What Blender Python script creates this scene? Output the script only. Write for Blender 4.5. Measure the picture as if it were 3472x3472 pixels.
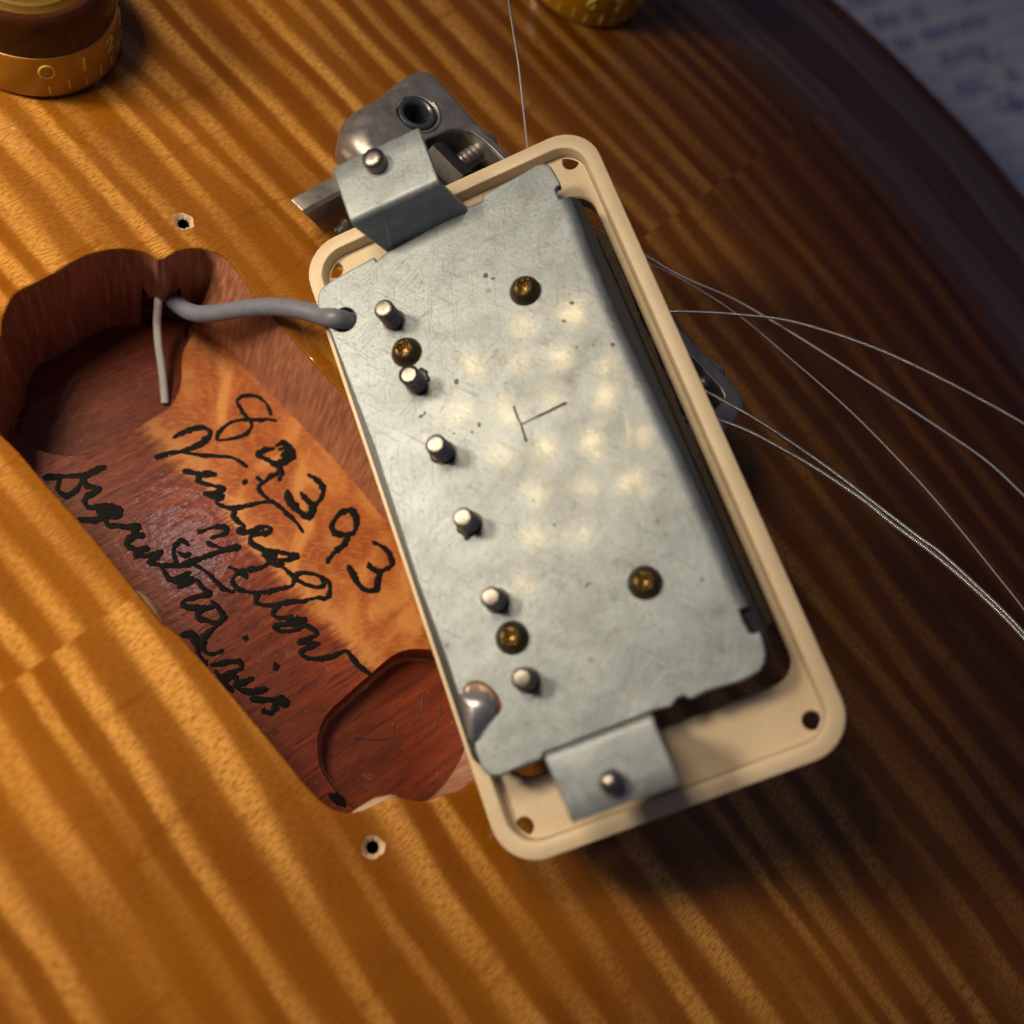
import bpy, bmesh, math, random
import numpy as np
from mathutils import Vector, Matrix
from mathutils.geometry import delaunay_2d_cdt

# All modelling numbers are millimetres; MM turns them into metres.
MM = 0.001
scn = bpy.context.scene
for o in list(bpy.data.objects):
    bpy.data.objects.remove(o)
rng = random.Random(7)

# ---------------------------------------------------------------- camera
CAM_ROT = [(0.95863, -0.09736, -0.26749), (0.0, 0.93968, -0.34204), (0.28466, 0.32789, 0.90081)]
CAM_H = 135.121
cd = bpy.data.cameras.new('camera')
cam = bpy.data.objects.new('camera', cd)
scn.collection.objects.link(cam)
cd.lens = 36.0
cd.sensor_width = 36.0
cd.sensor_fit = 'HORIZONTAL'
cd.clip_start = 0.005
cd.clip_end = 10.0
m = Matrix(CAM_ROT).to_4x4()
m.translation = Vector((0, 0, CAM_H * MM))
cam.matrix_world = m
cd.dof.use_dof = True
cd.dof.focus_distance = 0.146
cd.dof.aperture_fstop = 10.5
scn.camera = cam
scn.render.resolution_x = 1024
scn.render.resolution_y = 1024

# ---------------------------------------------------------------- light
scn.view_settings.view_transform = 'Standard'
scn.view_settings.look = 'None'
scn.view_settings.exposure = 0.0
scn.view_settings.gamma = 1.0
world = bpy.data.worlds.new('World')
scn.world = world
world.use_nodes = True
bg = world.node_tree.nodes['Background']
bg.inputs[0].default_value = (0.56, 0.58, 0.92, 1)
bg.inputs[1].default_value = 0.075

LAMP_C = Vector((-106.12, 93.1, 205.89))
LAMP_AX = [Vector(v) for v in [(0.7749, 0.3235, 0.5431), (-0.1581, 0.931, -0.3289), (-0.612, 0.169, 0.7726)]]
LED = [(5.3, 41), (24.1, 38.2), (-16.8, 34.6), (-1.6, 29.3), (14.3, 24.6), (29.3, 15.2), (-27.5, 20.3), (-11.1, 14.3),
       (5.7, 11.5), (23.6, 5), (-19.9, 1), (-4, -4.5), (13.2, -8.5), (30.1, -13.5), (-12.9, -17.8), (3.3, -22.4),
       (21, -28.1), (-21.1, -32.5), (-5, -37.5), (-30.4, -47)]
LED_GRID = 0.963
LED_POWER = 0.0056
for i, (a, b) in enumerate(LED):
    ld = bpy.data.lights.new('work_lamp_led', 'AREA')
    ld.shape = 'DISK'
    ld.size = 3.0 * MM
    ld.energy = LED_POWER * (1.0, 0.7, 1.15, 0.85, 1.3, 0.75, 0.8, 1.2, 0.9, 1.1)[(i * 7) % 10]
    ld.spread = math.radians(80)
    ld.color = (1.0, 0.80, 0.54)
    lo = bpy.data.objects.new('work_lamp_led', ld)
    scn.collection.objects.link(lo)
    lo.location = (LAMP_C + (LAMP_AX[0] * a + LAMP_AX[1] * b) * LED_GRID) * MM
    lo.rotation_euler = (Vector((-50, 40, 0)) - (LAMP_C)).to_track_quat('-Z', 'Y').to_euler()
# a window of dusk daylight far to the upper right of the bench
wd = bpy.data.lights.new('window_light', 'AREA')
wd.shape = 'RECTANGLE'
wd.size = 1.5
wd.size_y = 0.34
wd.energy = 0.085
wd.color = (0.74, 0.76, 1.0)
wo = bpy.data.objects.new('window_light', wd)
scn.collection.objects.link(wo)
wo.location = (1.02, 1.18, 0.50)
wo.rotation_euler = (Vector((0.08, 0.1, 0)) - wo.location).to_track_quat('-Z', 'Y').to_euler()
# a small cool ceiling lamp high above the bench
cl = bpy.data.lights.new('ceiling_lamp', 'AREA')
cl.shape = 'DISK'
cl.size = 0.05
cl.energy = 0.22
cl.color = (0.80, 0.90, 1.0)
co = bpy.data.objects.new('ceiling_lamp', cl)
scn.collection.objects.link(co)
co.location = (-0.05, 0.50, 1.43)
co.rotation_euler = (Vector((0, 0.05, 0)) - co.location).to_track_quat('-Z', 'Y').to_euler()
# the warm desk lamp standing low on the left of the bench
dl = bpy.data.lights.new('desk_lamp', 'AREA')
dl.shape = 'DISK'
dl.size = 0.07
dl.energy = 0.142
dl.spread = math.radians(70)
dl.color = (1.0, 0.82, 0.58)
do_ = bpy.data.objects.new('desk_lamp', dl)
scn.collection.objects.link(do_)
do_.location = (-0.270, 0.085, 0.185)
do_.rotation_euler = (Vector((-0.02, 0.045, 0)) - do_.location).to_track_quat('-Z', 'Y').to_euler()

# ---------------------------------------------------------------- helpers
def tag(o, label=None, cat=None, group=None, kind=None):
    if label: o['label'] = label
    if cat: o['category'] = cat
    if group: o['group'] = group
    if kind: o['kind'] = kind
    return o

def empty(name, loc=(0, 0, 0), axes=None):
    o = bpy.data.objects.new(name, None)
    scn.collection.objects.link(o)
    o.empty_display_size = 0.005
    mw = Matrix.Identity(4)
    if axes:
        for i, ax in enumerate(axes):
            for k in range(3):
                mw[k][i] = ax[k]
    mw.translation = Vector(loc) * MM
    o.matrix_world = mw
    return o

def mk(name, verts, faces, mat, parent=None, smooth=True, angle=35, loc=None):
    """verts in mm, in the parent's frame (or world when there is no parent)"""
    me = bpy.data.meshes.new(name)
    off = Vector(loc) if loc is not None else Vector((0, 0, 0))
    me.from_pydata([tuple((Vector(v) - off) * MM) for v in verts], [], faces)
    bm = bmesh.new()
    bm.from_mesh(me)
    bmesh.ops.recalc_face_normals(bm, faces=bm.faces)
    bm.to_mesh(me)
    bm.free()
    if smooth:
        me.polygons.foreach_set('use_smooth', [True] * len(me.polygons))
        me.set_sharp_from_angle(angle=math.radians(angle))
    for mm_ in (mat if isinstance(mat, (list, tuple)) else [mat]):
        me.materials.append(mm_)
    o = bpy.data.objects.new(name, me)
    scn.collection.objects.link(o)
    if parent is not None:
        o.parent = parent
    o.location = off * MM
    return o

class Geo:
    def __init__(s): s.v, s.f = [], []
    def add(s, v, f):
        n = len(s.v)
        s.v += [tuple(p) for p in v]
        s.f += [tuple(i + n for i in q) for q in f]
        return s

def area2(p):
    return sum(p[i][0] * p[(i + 1) % len(p)][1] - p[(i + 1) % len(p)][0] * p[i][1] for i in range(len(p)))

def ccw(p):
    p = [tuple(q[:2]) for q in p]
    return p if area2(p) > 0 else p[::-1]

def inset(p, d):
    """shrink a ccw loop by d (grow when d is negative)"""
    n, out = len(p), []
    for i in range(n):
        a, b, c = Vector(p[i - 1]), Vector(p[i]), Vector(p[(i + 1) % n])
        e1, e2 = (b - a), (c - b)
        e1 = e1.normalized() if e1.length > 1e-9 else Vector((1, 0))
        e2 = e2.normalized() if e2.length > 1e-9 else e1
        n1, n2 = Vector((-e1.y, e1.x)), Vector((-e2.y, e2.x))
        mvec = n1 + n2
        if mvec.length < 1e-6: mvec = n1
        mvec.normalize()
        k = (d[i] if isinstance(d, list) else d) / max(0.5, mvec.dot(n1))
        out.append(tuple(b + mvec * k))
    return out

def inside(p, loop):
    x, y = p; c = False; j = len(loop) - 1
    for i in range(len(loop)):
        xi, yi = loop[i]; xj, yj = loop[j]
        if (yi > y) != (yj > y) and x < (xj - xi) * (y - yi) / (yj - yi) + xi: c = not c
        j = i
    return c

def fill(outer, holes=(), extra=()):
    """triangulate; returns (points, tris) keeping the input order first"""
    pts, edges = [], []
    for lp in [outer] + list(holes):
        n0 = len(pts)
        pts += [Vector(q[:2]) for q in lp]
        edges += [(n0 + i, n0 + (i + 1) % len(lp)) for i in range(len(lp))]
    pts += [Vector(q) for q in extra]
    v, e, f, ov, oe, of = delaunay_2d_cdt(pts, edges, [], 0, 1e-6)
    P2 = [tuple(q) for q in v]
    tris = []
    for t in f:
        c = (sum(P2[i][0] for i in t) / len(t), sum(P2[i][1] for i in t) / len(t))
        if inside(c, [tuple(q[:2]) for q in outer]) and not any(inside(c, [tuple(q[:2]) for q in hl]) for hl in holes):
            tris.append(tuple(t))
    return P2, tris

def bridge(g, base_a, base_b, n, closed=True):
    for i in range(n if closed else n - 1):
        j = (i + 1) % n
        g.f.append((base_a + i, base_a + j, base_b + j, base_b + i))

def solid(outer, holes, zt, zb, bev=0.2, bevb=0.0, hbev=None, segs=3, g=None):
    """flat plate with through holes and rounded upper edges"""
    g = g or Geo()
    hbev = bev if hbev is None else hbev
    outer = ccw(outer)
    holes = [ccw(hh) for hh in holes]
    def prof(b, bb):
        rows = []
        for k in range(segs + 1):
            t = math.pi / 2 * k / segs
            if callable(b): rows.append((lambda q, t=t: [b(*p) * (1 - math.sin(t)) for p in q], lambda x, y, t=t: zt - b(x, y) * (1 - math.cos(t))))
            elif b > 0: rows.append((b * (1 - math.sin(t)), zt - b * (1 - math.cos(t))))
        if not rows: rows = [(0, zt)]
        rows.append((0, zb + bb))
        if bb > 0: rows.append((bb, zb))
        return rows
    tops, bots = [], []
    for lp, sgn, b in [(outer, 1, bev)] + [(hh, -1, hbev) for hh in holes]:
        rows, prev = prof(b, bevb), None
        for (d, z) in rows:
            q = inset(lp, d(lp)) if callable(d) else (inset(lp, d * sgn) if d else lp)
            n0 = len(g.v)
            g.v += [(x, y, z(*o_) if callable(z) else z) for (x, y), o_ in zip(q, lp)]
            if prev is None: tops.append((n0, q))
            else: bridge(g, prev, n0, len(lp))
            prev = n0
        bots.append((prev, q))
    for caps in (tops, bots):
        z = g.v[caps[0][0]][2]
        P2, tris = fill(caps[0][1], [c[1] for c in caps[1:]])
        idx, total = [], 0
        for n0, q in caps:
            idx += [n0 + i for i in range(len(q))]
        while len(idx) < len(P2):
            p = P2[len(idx)]
            g.v.append((p[0], p[1], z)); idx.append(len(g.v) - 1)
        g.f += [tuple(idx[i] for i in t) for t in tris]
    return g

def circle(cx, cy, r_, n=24, ph=0):
    return [(cx + r_ * math.cos(ph + 2 * math.pi * i / n), cy + r_ * math.sin(ph + 2 * math.pi * i / n)) for i in range(n)]

def rrect(x0, y0, x1, y1, r_, n=8):
    out = []
    for cx, cy, a0 in ((x1 - r_, y1 - r_, 0), (x0 + r_, y1 - r_, 90), (x0 + r_, y0 + r_, 180), (x1 - r_, y0 + r_, 270)):
        for k in range(n + 1):
            t = math.radians(a0 + 90 * k / n)
            out.append((cx + r_ * math.cos(t), cy + r_ * math.sin(t)))
    return out

def catmull(p, sub=4, closed=False):
    p = [Vector(q) for q in p]; n = len(p)
    if n < 3 and not closed: 
        return [p[0].lerp(p[-1], k / sub) for k in range(sub + 1)]
    out = []
    for i in range(n if closed else n - 1):
        if closed: a, b, c, d = p[i - 1], p[i], p[(i + 1) % n], p[(i + 2) % n]
        else: a, b, c, d = p[max(i - 1, 0)], p[i], p[i + 1], p[min(i + 2, n - 1)]
        for k in range(sub):
            t = k / sub
            out.append(0.5 * ((2 * b) + (c - a) * t + (2 * a - 5 * b + 4 * c - d) * t * t + (3 * b - a - 3 * c + d) * t ** 3))
    if not closed: out.append(p[-1])
    return out

def lathe(g, cen, prof, n=32, axis=None, mod=None, cap=True):
    """prof: list of (radius, height) along axis"""
    ax = Vector(axis or (0, 0, 1)).normalized()
    u = ax.orthogonal().normalized(); w = ax.cross(u)
    cen = Vector(cen); prev = None; first = None
    for ri, (rr, z) in enumerate(prof):
        n0 = len(g.v)
        for k in range(n):
            t = 2 * math.pi * k / n
            q = rr * (mod(t, ri) if mod else 1)
            g.v.append(tuple(cen + ax * z + u * (q * math.cos(t)) + w * (q * math.sin(t))))
        if prev is not None: bridge(g, prev, n0, n)
        else: first = n0
        prev = n0
    if cap:
        g.f.append(tuple(first + k for k in range(n)))
        g.f.append(tuple(prev + k for k in range(n)))
    return g

def tube(g, path, rad, n=8, caps=True, closed=False):
    path = [Vector(p) for p in path]; N = len(path)
    up = Vector((0, 0, 1)); prev = None; first = None; base = None
    for i, p in enumerate(path):
        d = (path[(i + 1) % N] - path[i - 1]) if (closed or 0 < i < N - 1) else (path[1] - path[0] if i == 0 else path[-1] - path[-2])
        d.normalize()
        if base is None:
            base = d.orthogonal().normalized()
        base = (base - d * base.dot(d)).normalized()
        w = d.cross(base)
        rr = rad(i) if callable(rad) else rad
        n0 = len(g.v)
        for k in range(n):
            t = 2 * math.pi * k / n
            g.v.append(tuple(p + base * (rr * math.cos(t)) + w * (rr * math.sin(t))))
        if prev is not None: bridge(g, prev, n0, n)
        else: first = n0
        prev = n0
    if closed: bridge(g, prev, first, n)
    elif caps:
        g.f.append(tuple(first + k for k in range(n))); g.f.append(tuple(prev + k for k in range(n)))
    return g

def ribbon(g, pts2, wid, z, hgt=0.06, jit=0.12, rnd=None, sub=5):
    """a low rounded bead of ink along a path on a flat floor"""
    rnd = rnd or rng
    p = [Vector((q[0], q[1])) for q in catmull([(a, b, 0) for a, b in pts2], sub)]
    N = len(p); prev = None; ph0 = rnd.uniform(0, 6)
    for i in range(N):
        d = (p[min(i + 1, N - 1)] - p[max(i - 1, 0)])
        d = d.normalized() if d.length > 1e-6 else Vector((1, 0))
        nrm = Vector((-d.y, d.x))
        pr = 0.92 + 0.20 * math.sin(i * 0.31 + ph0) + 0.10 * math.sin(i * 0.83 + 2 * ph0)
        wl = wid * pr * (1 + rnd.uniform(-jit, jit)); wr = wid * pr * (1 + rnd.uniform(-jit, jit))
        n0 = len(g.v)
        for s_, zz in ((-1, 0), (-0.75, 0.8), (0, 1), (0.75, 0.8), (1, 0)):
            q = p[i] + nrm * (s_ * (wl if s_ < 0 else wr))
            g.v.append((q.x, q.y, z + hgt * zz - (0.03 if zz == 0 else 0)))
        if prev is not None: bridge(g, prev, n0, 5, closed=False)
        elif True:
            e = p[i] - d * wid
            g.v.append((e.x, e.y, z - 0.03)); c = len(g.v) - 1
            g.f += [(c, n0 + k + 1, n0 + k) for k in range(4)]
        prev = n0
    e = p[-1] + d * wid
    g.v.append((e.x, e.y, z - 0.03)); c = len(g.v) - 1
    g.f += [(c, prev + k, prev + k + 1) for k in range(4)]
    return g

def dome(g, outline, cen, H, z0, rings=7, power=0.5, foot=0.15):
    outline = ccw(outline); n = len(outline); prev = None
    for k in range(rings + 1):
        t = k / rings
        s_ = math.cos(t * math.pi / 2)
        zz = z0 + H * math.sin(t * math.pi / 2) ** (2 * power)
        if k == 0: zz = z0 - foot
        n0 = len(g.v)
        g.v += [(cen[0] + (x - cen[0]) * max(s_, 0.02), cen[1] + (y - cen[1]) * max(s_, 0.02), zz) for x, y in outline]
        if prev is not None: bridge(g, prev, n0, n)
        prev = n0
    g.f.append(tuple(prev + k for k in range(n)))
    return g

# ---------------------------------------------------------------- materials
class NT:
    def __init__(s, name):
        s.m = bpy.data.materials.new(name); s.m.use_nodes = True
        s.t = s.m.node_tree; s.p = s.t.nodes['Principled BSDF']; s.o = s.t.nodes['Material Output']
    def n(s, typ, **kw):
        nd = s.t.nodes.new(typ)
        for k, v in kw.items(): setattr(nd, k, v)
        return nd
    def link(s, a, b): s.t.links.new(a, b)
    def val(s, sock, v):
        if hasattr(v, 'links') or isinstance(v, bpy.types.NodeSocket): s.link(v, sock)
        else: sock.default_value = v
    def math(s, op, a, b=None, c=None, clamp=False):
        nd = s.n('ShaderNodeMath', operation=op); nd.use_clamp = clamp
        s.val(nd.inputs[0], a)
        if b is not None: s.val(nd.inputs[1], b)
        if c is not None: s.val(nd.inputs[2], c)
        return nd.outputs[0]
    def vec(s, x, y, z):
        nd = s.n('ShaderNodeCombineXYZ')
        for i, v in enumerate((x, y, z)): s.val(nd.inputs[i], v)
        return nd.outputs[0]
    def noise(s, v, scale=1.0, detail=2.0, rough=0.5, dist=0.0, out=0):
        nd = s.n('ShaderNodeTexNoise')
        s.link(v, nd.inputs['Vector'])
        nd.inputs['Scale'].default_value = scale; nd.inputs['Detail'].default_value = detail
        nd.inputs['Roughness'].default_value = rough; nd.inputs['Distortion'].default_value = dist
        return nd.outputs[out]
    def ramp(s, f, stops, interp='LINEAR'):
        nd = s.n('ShaderNodeValToRGB'); nd.color_ramp.interpolation = interp
        s.link(f, nd.inputs[0]); el = nd.color_ramp.elements
        while len(el) < len(stops): el.new(0.5)
        for e, (p, c) in zip(el, stops):
            e.position = p; e.color = (*c, 1) if len(c) == 3 else c
        return nd.outputs[0]
    def step(s, f, a, b):
        nd = s.n('ShaderNodeMapRange'); nd.interpolation_type = 'SMOOTHSTEP'; nd.clamp = True
        s.link(f, nd.inputs[0]); nd.inputs[1].default_value = a; nd.inputs[2].default_value = b
        nd.inputs[3].default_value = 0; nd.inputs[4].default_value = 1
        return nd.outputs[0]
    def mix(s, f, a, b, blend='MIX'):
        nd = s.n('ShaderNodeMix', data_type='RGBA', blend_type=blend)
        s.val(nd.inputs[0], f)
        for k, v in ((6, a), (7, b)):
            if isinstance(v, tuple): nd.inputs[k].default_value = (*v, 1)[:4]
            else: s.link(v, nd.inputs[k])
        return nd.outputs[2]
    def mm(s):
        """object coordinates in millimetres"""
        tc = s.n('ShaderNodeTexCoord'); vm = s.n('ShaderNodeVectorMath', operation='SCALE')
        s.link(tc.outputs['Object'], vm.inputs[0]); vm.inputs[3].default_value = 1000.0
        return vm.outputs[0]
    def xyz(s, v):
        nd = s.n('ShaderNodeSeparateXYZ'); s.link(v, nd.inputs[0]); return nd.outputs
    def bump(s, f, dist_mm, strength=1.0, normal=None):
        nd = s.n('ShaderNodeBump'); s.link(f, nd.inputs['Height'])
        nd.inputs['Distance'].default_value = dist_mm * MM; nd.inputs['Strength'].default_value = strength
        if normal: s.link(normal, nd.inputs['Normal'])
        return nd.outputs[0]
    def set(s, **kw):
        for k, v in kw.items():
            s.val(s.p.inputs[k.replace('_', ' ')], (*v, 1) if isinstance(v, tuple) and len(v) == 3 else v)
        return s

def plain(name, col, rough=0.5, metal=0.0, var=0.12, scale=1.5, coat=0.0, bump=0.0, bscale=6.0, spec=0.5):
    t = NT(name); v = t.mm()
    f = t.noise(v, scale, 4, 0.6)
    lo = tuple(c * (1 - var) for c in col); hi = tuple(min(1, c * (1 + var)) for c in col)
    t.set(Base_Color=t.ramp(f, [(0.3, lo), (0.7, hi)]), Metallic=metal, Coat_Weight=coat, Coat_Roughness=0.06)
    t.p.inputs['Specular IOR Level'].default_value = spec
    r_ = t.noise(v, scale * 2.3, 3)
    t.set(Roughness=t.math('MULTIPLY_ADD', r_, 0.2, rough - 0.1))
    if bump: t.set(Normal=t.bump(t.noise(v, bscale, 3), bump))
    return t.m

SEAM_P, SEAM_D = (-16.9, 28.5), (0.731, 0.682)
def maple_top():
    t = NT('flame_maple_lacquer'); v = t.mm(); X, Y, Z = t.xyz(v)
    dx = t.math('SUBTRACT', X, SEAM_P[0]); dy = t.math('SUBTRACT', Y, SEAM_P[1])
    s_ = t.math('ADD', t.math('MULTIPLY', dx, SEAM_D[0]), t.math('MULTIPLY', dy, SEAM_D[1]))
    tt = t.math('SUBTRACT', t.math('MULTIPLY', dy, SEAM_D[0]), t.math('MULTIPLY', dx, SEAM_D[1]))
    at = t.math('ABSOLUTE', tt)
    below = t.step(tt, 0.12, -0.12)
    # the two book-matched halves: stripes lean a little away from square with the seam
    lean = t.math('MULTIPLY', at, t.math('MULTIPLY_ADD', below, -0.045, -0.04))
    low = t.noise(t.vec(t.math('MULTIPLY', s_, 0.03), t.math('MULTIPLY', tt, 0.022), below), 1, 2)
    p = t.math('ADD', t.math('SUBTRACT', s_, lean), t.math('MULTIPLY', t.math('SUBTRACT', low, 0.5), 3.5))
    fine_w = t.noise(t.vec(t.math('MULTIPLY', s_, 0.25), t.math('MULTIPLY', tt, 0.12), 4.0), 1, 2)
    p = t.math('ADD', p, t.math('MULTIPLY', t.math('SUBTRACT', fine_w, 0.5), 0.6))
    per = t.math('MULTIPLY_ADD', below, -0.16, 1.18)
    ph = t.noise(t.vec(t.math('MULTIPLY', p, 0.055), t.math('MULTIPLY', tt, 0.004), t.math('MULTIPLY', below, 31.7)), 1.0, 2.0, 0.6)
    wv = t.math('SINE', t.math('ADD', t.math('MULTIPLY', p, per), t.math('MULTIPLY', ph, 15.0)))
    amp = t.noise(t.vec(t.math('MULTIPLY', p, 0.13), t.math('MULTIPLY', tt, 0.016), t.math('MULTIPLY_ADD', below, 17.3, 5.0)), 1.0, 2.0, 0.5)
    crest = t.math('MULTIPLY_ADD', t.step(wv, -0.45, 0.95), 0.8, t.math('MULTIPLY', t.math('MULTIPLY_ADD', wv, 0.5, 0.5), 0.2))
    stripe = t.math('MULTIPLY', crest, t.math('MULTIPLY_ADD', t.step(amp, 0.30, 0.64), 0.85, 0.15))
    halo = t.step(t.noise(t.vec(t.math('MULTIPLY', p, 0.07), t.math('MULTIPLY', tt, 0.01), 9.0), 1.0, 2.0), 0.35, 0.70)
    stripe = t.math('ADD', t.math('MULTIPLY', stripe, 0.9), t.math('MULTIPLY', halo, 0.12))
    # short silky flecks of the grain, strongest in the bright bands
    fl = t.noise(t.vec(t.math('MULTIPLY', s_, 0.9), t.math('MULTIPLY', tt, 3.4), 0.0), 1.0, 3, 0.6)
    fleck = t.step(fl, 0.36, 0.66)
    grow = t.noise(t.vec(t.math('MULTIPLY', s_, 0.05), t.math('MULTIPLY', tt, 0.42), 7.0), 1.0, 3, 0.55, 0.8)
    line = t.step(grow, 0.40, 0.31)
    dark = (0.192, 0.055, 0.0008); brite = (0.52, 0.228, 0.042)
    c = t.mix(stripe, dark, brite)
    c = t.mix(t.math('MULTIPLY', fleck, t.math('MULTIPLY_ADD', stripe, 0.50, 0.03)), c, (0.86, 0.48, 0.13))
    fk2 = t.step(fl, 0.50, 0.28)
    c = t.mix(t.math('MULTIPLY', fk2, t.math('MULTIPLY_ADD', stripe, 0.80, 0.05)), c, (0.22, 0.075, 0.002))
    c = t.mix(t.math('MULTIPLY', line, 0.34), c, (0.17, 0.045, 0.002))
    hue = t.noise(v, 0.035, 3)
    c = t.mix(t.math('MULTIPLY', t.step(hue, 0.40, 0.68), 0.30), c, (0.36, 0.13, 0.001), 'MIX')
    # sunburst brown that also paints in the dimmer light towards the right
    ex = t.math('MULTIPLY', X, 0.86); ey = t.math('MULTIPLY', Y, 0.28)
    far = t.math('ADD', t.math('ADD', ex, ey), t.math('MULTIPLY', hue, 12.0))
    burst_shade = t.step(far, 42.0, 140.0)
    c = t.mix(burst_shade, c, t.mix(1.0, c, (0.19, 0.12, 0.065), 'MULTIPLY'))
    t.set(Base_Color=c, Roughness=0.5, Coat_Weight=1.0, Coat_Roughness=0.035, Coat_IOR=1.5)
    t.p.inputs['Specular IOR Level'].default_value = 0.0
    wob = t.noise(v, 0.09, 2)
    nb = t.bump(wob, 0.05)
    t.link(nb, t.p.inputs['Coat Normal'])
    return t.m

def cavity_wood(kind):
    """mahogany with pores; 'floor' adds the slice of flamed maple that the router left"""
    t = NT('cavity_wood_' + kind); v = t.mm(); X, Y, Z = t.xyz(v)
    g = math.radians(37); cs, sn = math.cos(g), math.sin(g)
    a = t.math('ADD', t.math('MULTIPLY', X, cs), t.math('MULTIPLY', Y, sn))
    b = t.math('SUBTRACT', t.math('MULTIPLY', Y, cs), t.math('MULTIPLY', X, sn))
    lowv = t.noise(v, 0.12, 3)
    fig = t.noise(t.vec(t.math('MULTIPLY', a, 0.10), t.math('MULTIPLY', b, 1.3), Z), 1, 4, 0.6)
    mah = t.ramp(fig, [(0.28, (0.085, 0.011, 0.003)), (0.52, (0.205, 0.033, 0.008)), (0.75, (0.31, 0.064, 0.013))])
    por = t.noise(t.vec(t.math('MULTIPLY', a, 0.42), t.math('MULTIPLY', b, 5.0), t.math('MULTIPLY', Z, 0.6)), 1, 2, 0.5)
    pm = t.step(por, 0.40, 0.33)
    mah = t.mix(t.math('MULTIPLY', pm, 0.8), mah, (0.022, 0.006, 0.004))
    c = mah
    if kind == 'floor':
        # glue line between the maple cap and the mahogany, running along the cavity
        d = t.math('ADD', t.math('MULTIPLY', t.math('SUBTRACT', X, FLOOR_P[0]), FLOOR_N[0]), t.math('MULTIPLY', t.math('SUBTRACT', Y, FLOOR_P[1]), FLOOR_N[1]))
        d = t.math('ADD', d, t.math('MULTIPLY', t.math('SUBTRACT', lowv, 0.5), 6.5))
        d = t.math('ADD', d, t.math('MULTIPLY', t.math('SUBTRACT', t.noise(v, 1.1, 3), 0.5), 1.5))
        d = t.math('ADD', d, t.math('MULTIPLY', t.math('SUBTRACT', t.noise(t.vec(t.math('MULTIPLY', a, 0.16), t.math('MULTIPLY', b, 1.5), 3.0), 1, 4, 0.65), 0.5), 5.0))
        mk_ = t.step(d, -1.5, 1.5)
        sw = t.noise(t.vec(t.math('MULTIPLY', X, 0.16), t.math('MULTIPLY', Y, 0.10), 2.0), 1, 3, 0.5, 0.9)
        silk = t.noise(t.vec(t.math('MULTIPLY', X, 0.9), t.math('MULTIPLY', Y, 2.2), 0.0), 1, 3, 0.6)
        mp = t.ramp(sw, [(0.36, (0.30, 0.066, 0.012)), (0.50, (0.39, 0.115, 0.024)), (0.64, (0.56, 0.23, 0.060))])
        mp = t.mix(t.math('MULTIPLY', t.step(silk, 0.46, 0.70), 0.35), mp, (0.64, 0.32, 0.10))
        edge = t.step(t.math('ABSOLUTE', t.math('SUBTRACT', d, 1.4)), 2.4, 0.2)
        mp = t.mix(t.math('MULTIPLY', edge, 0.45), mp, (0.62, 0.30, 0.09))
        c = t.mix(mk_, mah, mp)
    if kind == 'wall':
        scr = t.noise(t.vec(t.math('MULTIPLY', a, 1.6), t.math('MULTIPLY', b, 1.6), t.math('MULTIPLY', Z, 0.10)), 1, 4, 0.6)
        c = t.ramp(scr, [(0.30, (0.22, 0.075, 0.042)), (0.52, (0.34, 0.135, 0.075)), (0.74, (0.50, 0.24, 0.15))])
        raw = t.math('MULTIPLY', t.step(t.math('ADD', t.math('SUBTRACT', X, Y), t.math('MULTIPLY', scr, 6.0)), 15.0, 20.0), 0.85)
        c = t.mix(raw, c, t.ramp(scr, [(0.3, (0.40, 0.20, 0.13)), (0.7, (0.66, 0.42, 0.30))]))
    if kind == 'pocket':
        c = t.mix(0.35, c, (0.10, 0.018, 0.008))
    # pale dust and scuffs
    du = t.noise(v, 0.35, 5, 0.65); sp = t.noise(v, 3.2, 2)
    dm = t.math('MULTIPLY', t.step(du, 0.60, 0.72), t.step(sp, 0.50, 0.62))
    c = t.mix(t.math('MULTIPLY', dm, 0.28), c, (0.55, 0.44, 0.38))
    t.set(Base_Color=c, Roughness=0.5, Coat_Weight=0.5, Coat_Roughness=0.11)
    t.p.inputs['Specular IOR Level'].default_value = 0.3
    hgt = t.math('ADD', t.math('MULTIPLY', fig, 0.5), t.math('MULTIPLY', pm, -0.5))
    hgt = t.math('ADD', hgt, t.math('MULTIPLY', t.noise(v, 0.5, 3), 1.6))
    nb = t.bump(hgt, 0.032)
    t.set(Normal=nb)
    t.link(nb, t.p.inputs['Coat Normal'])
    return t.m

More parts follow.
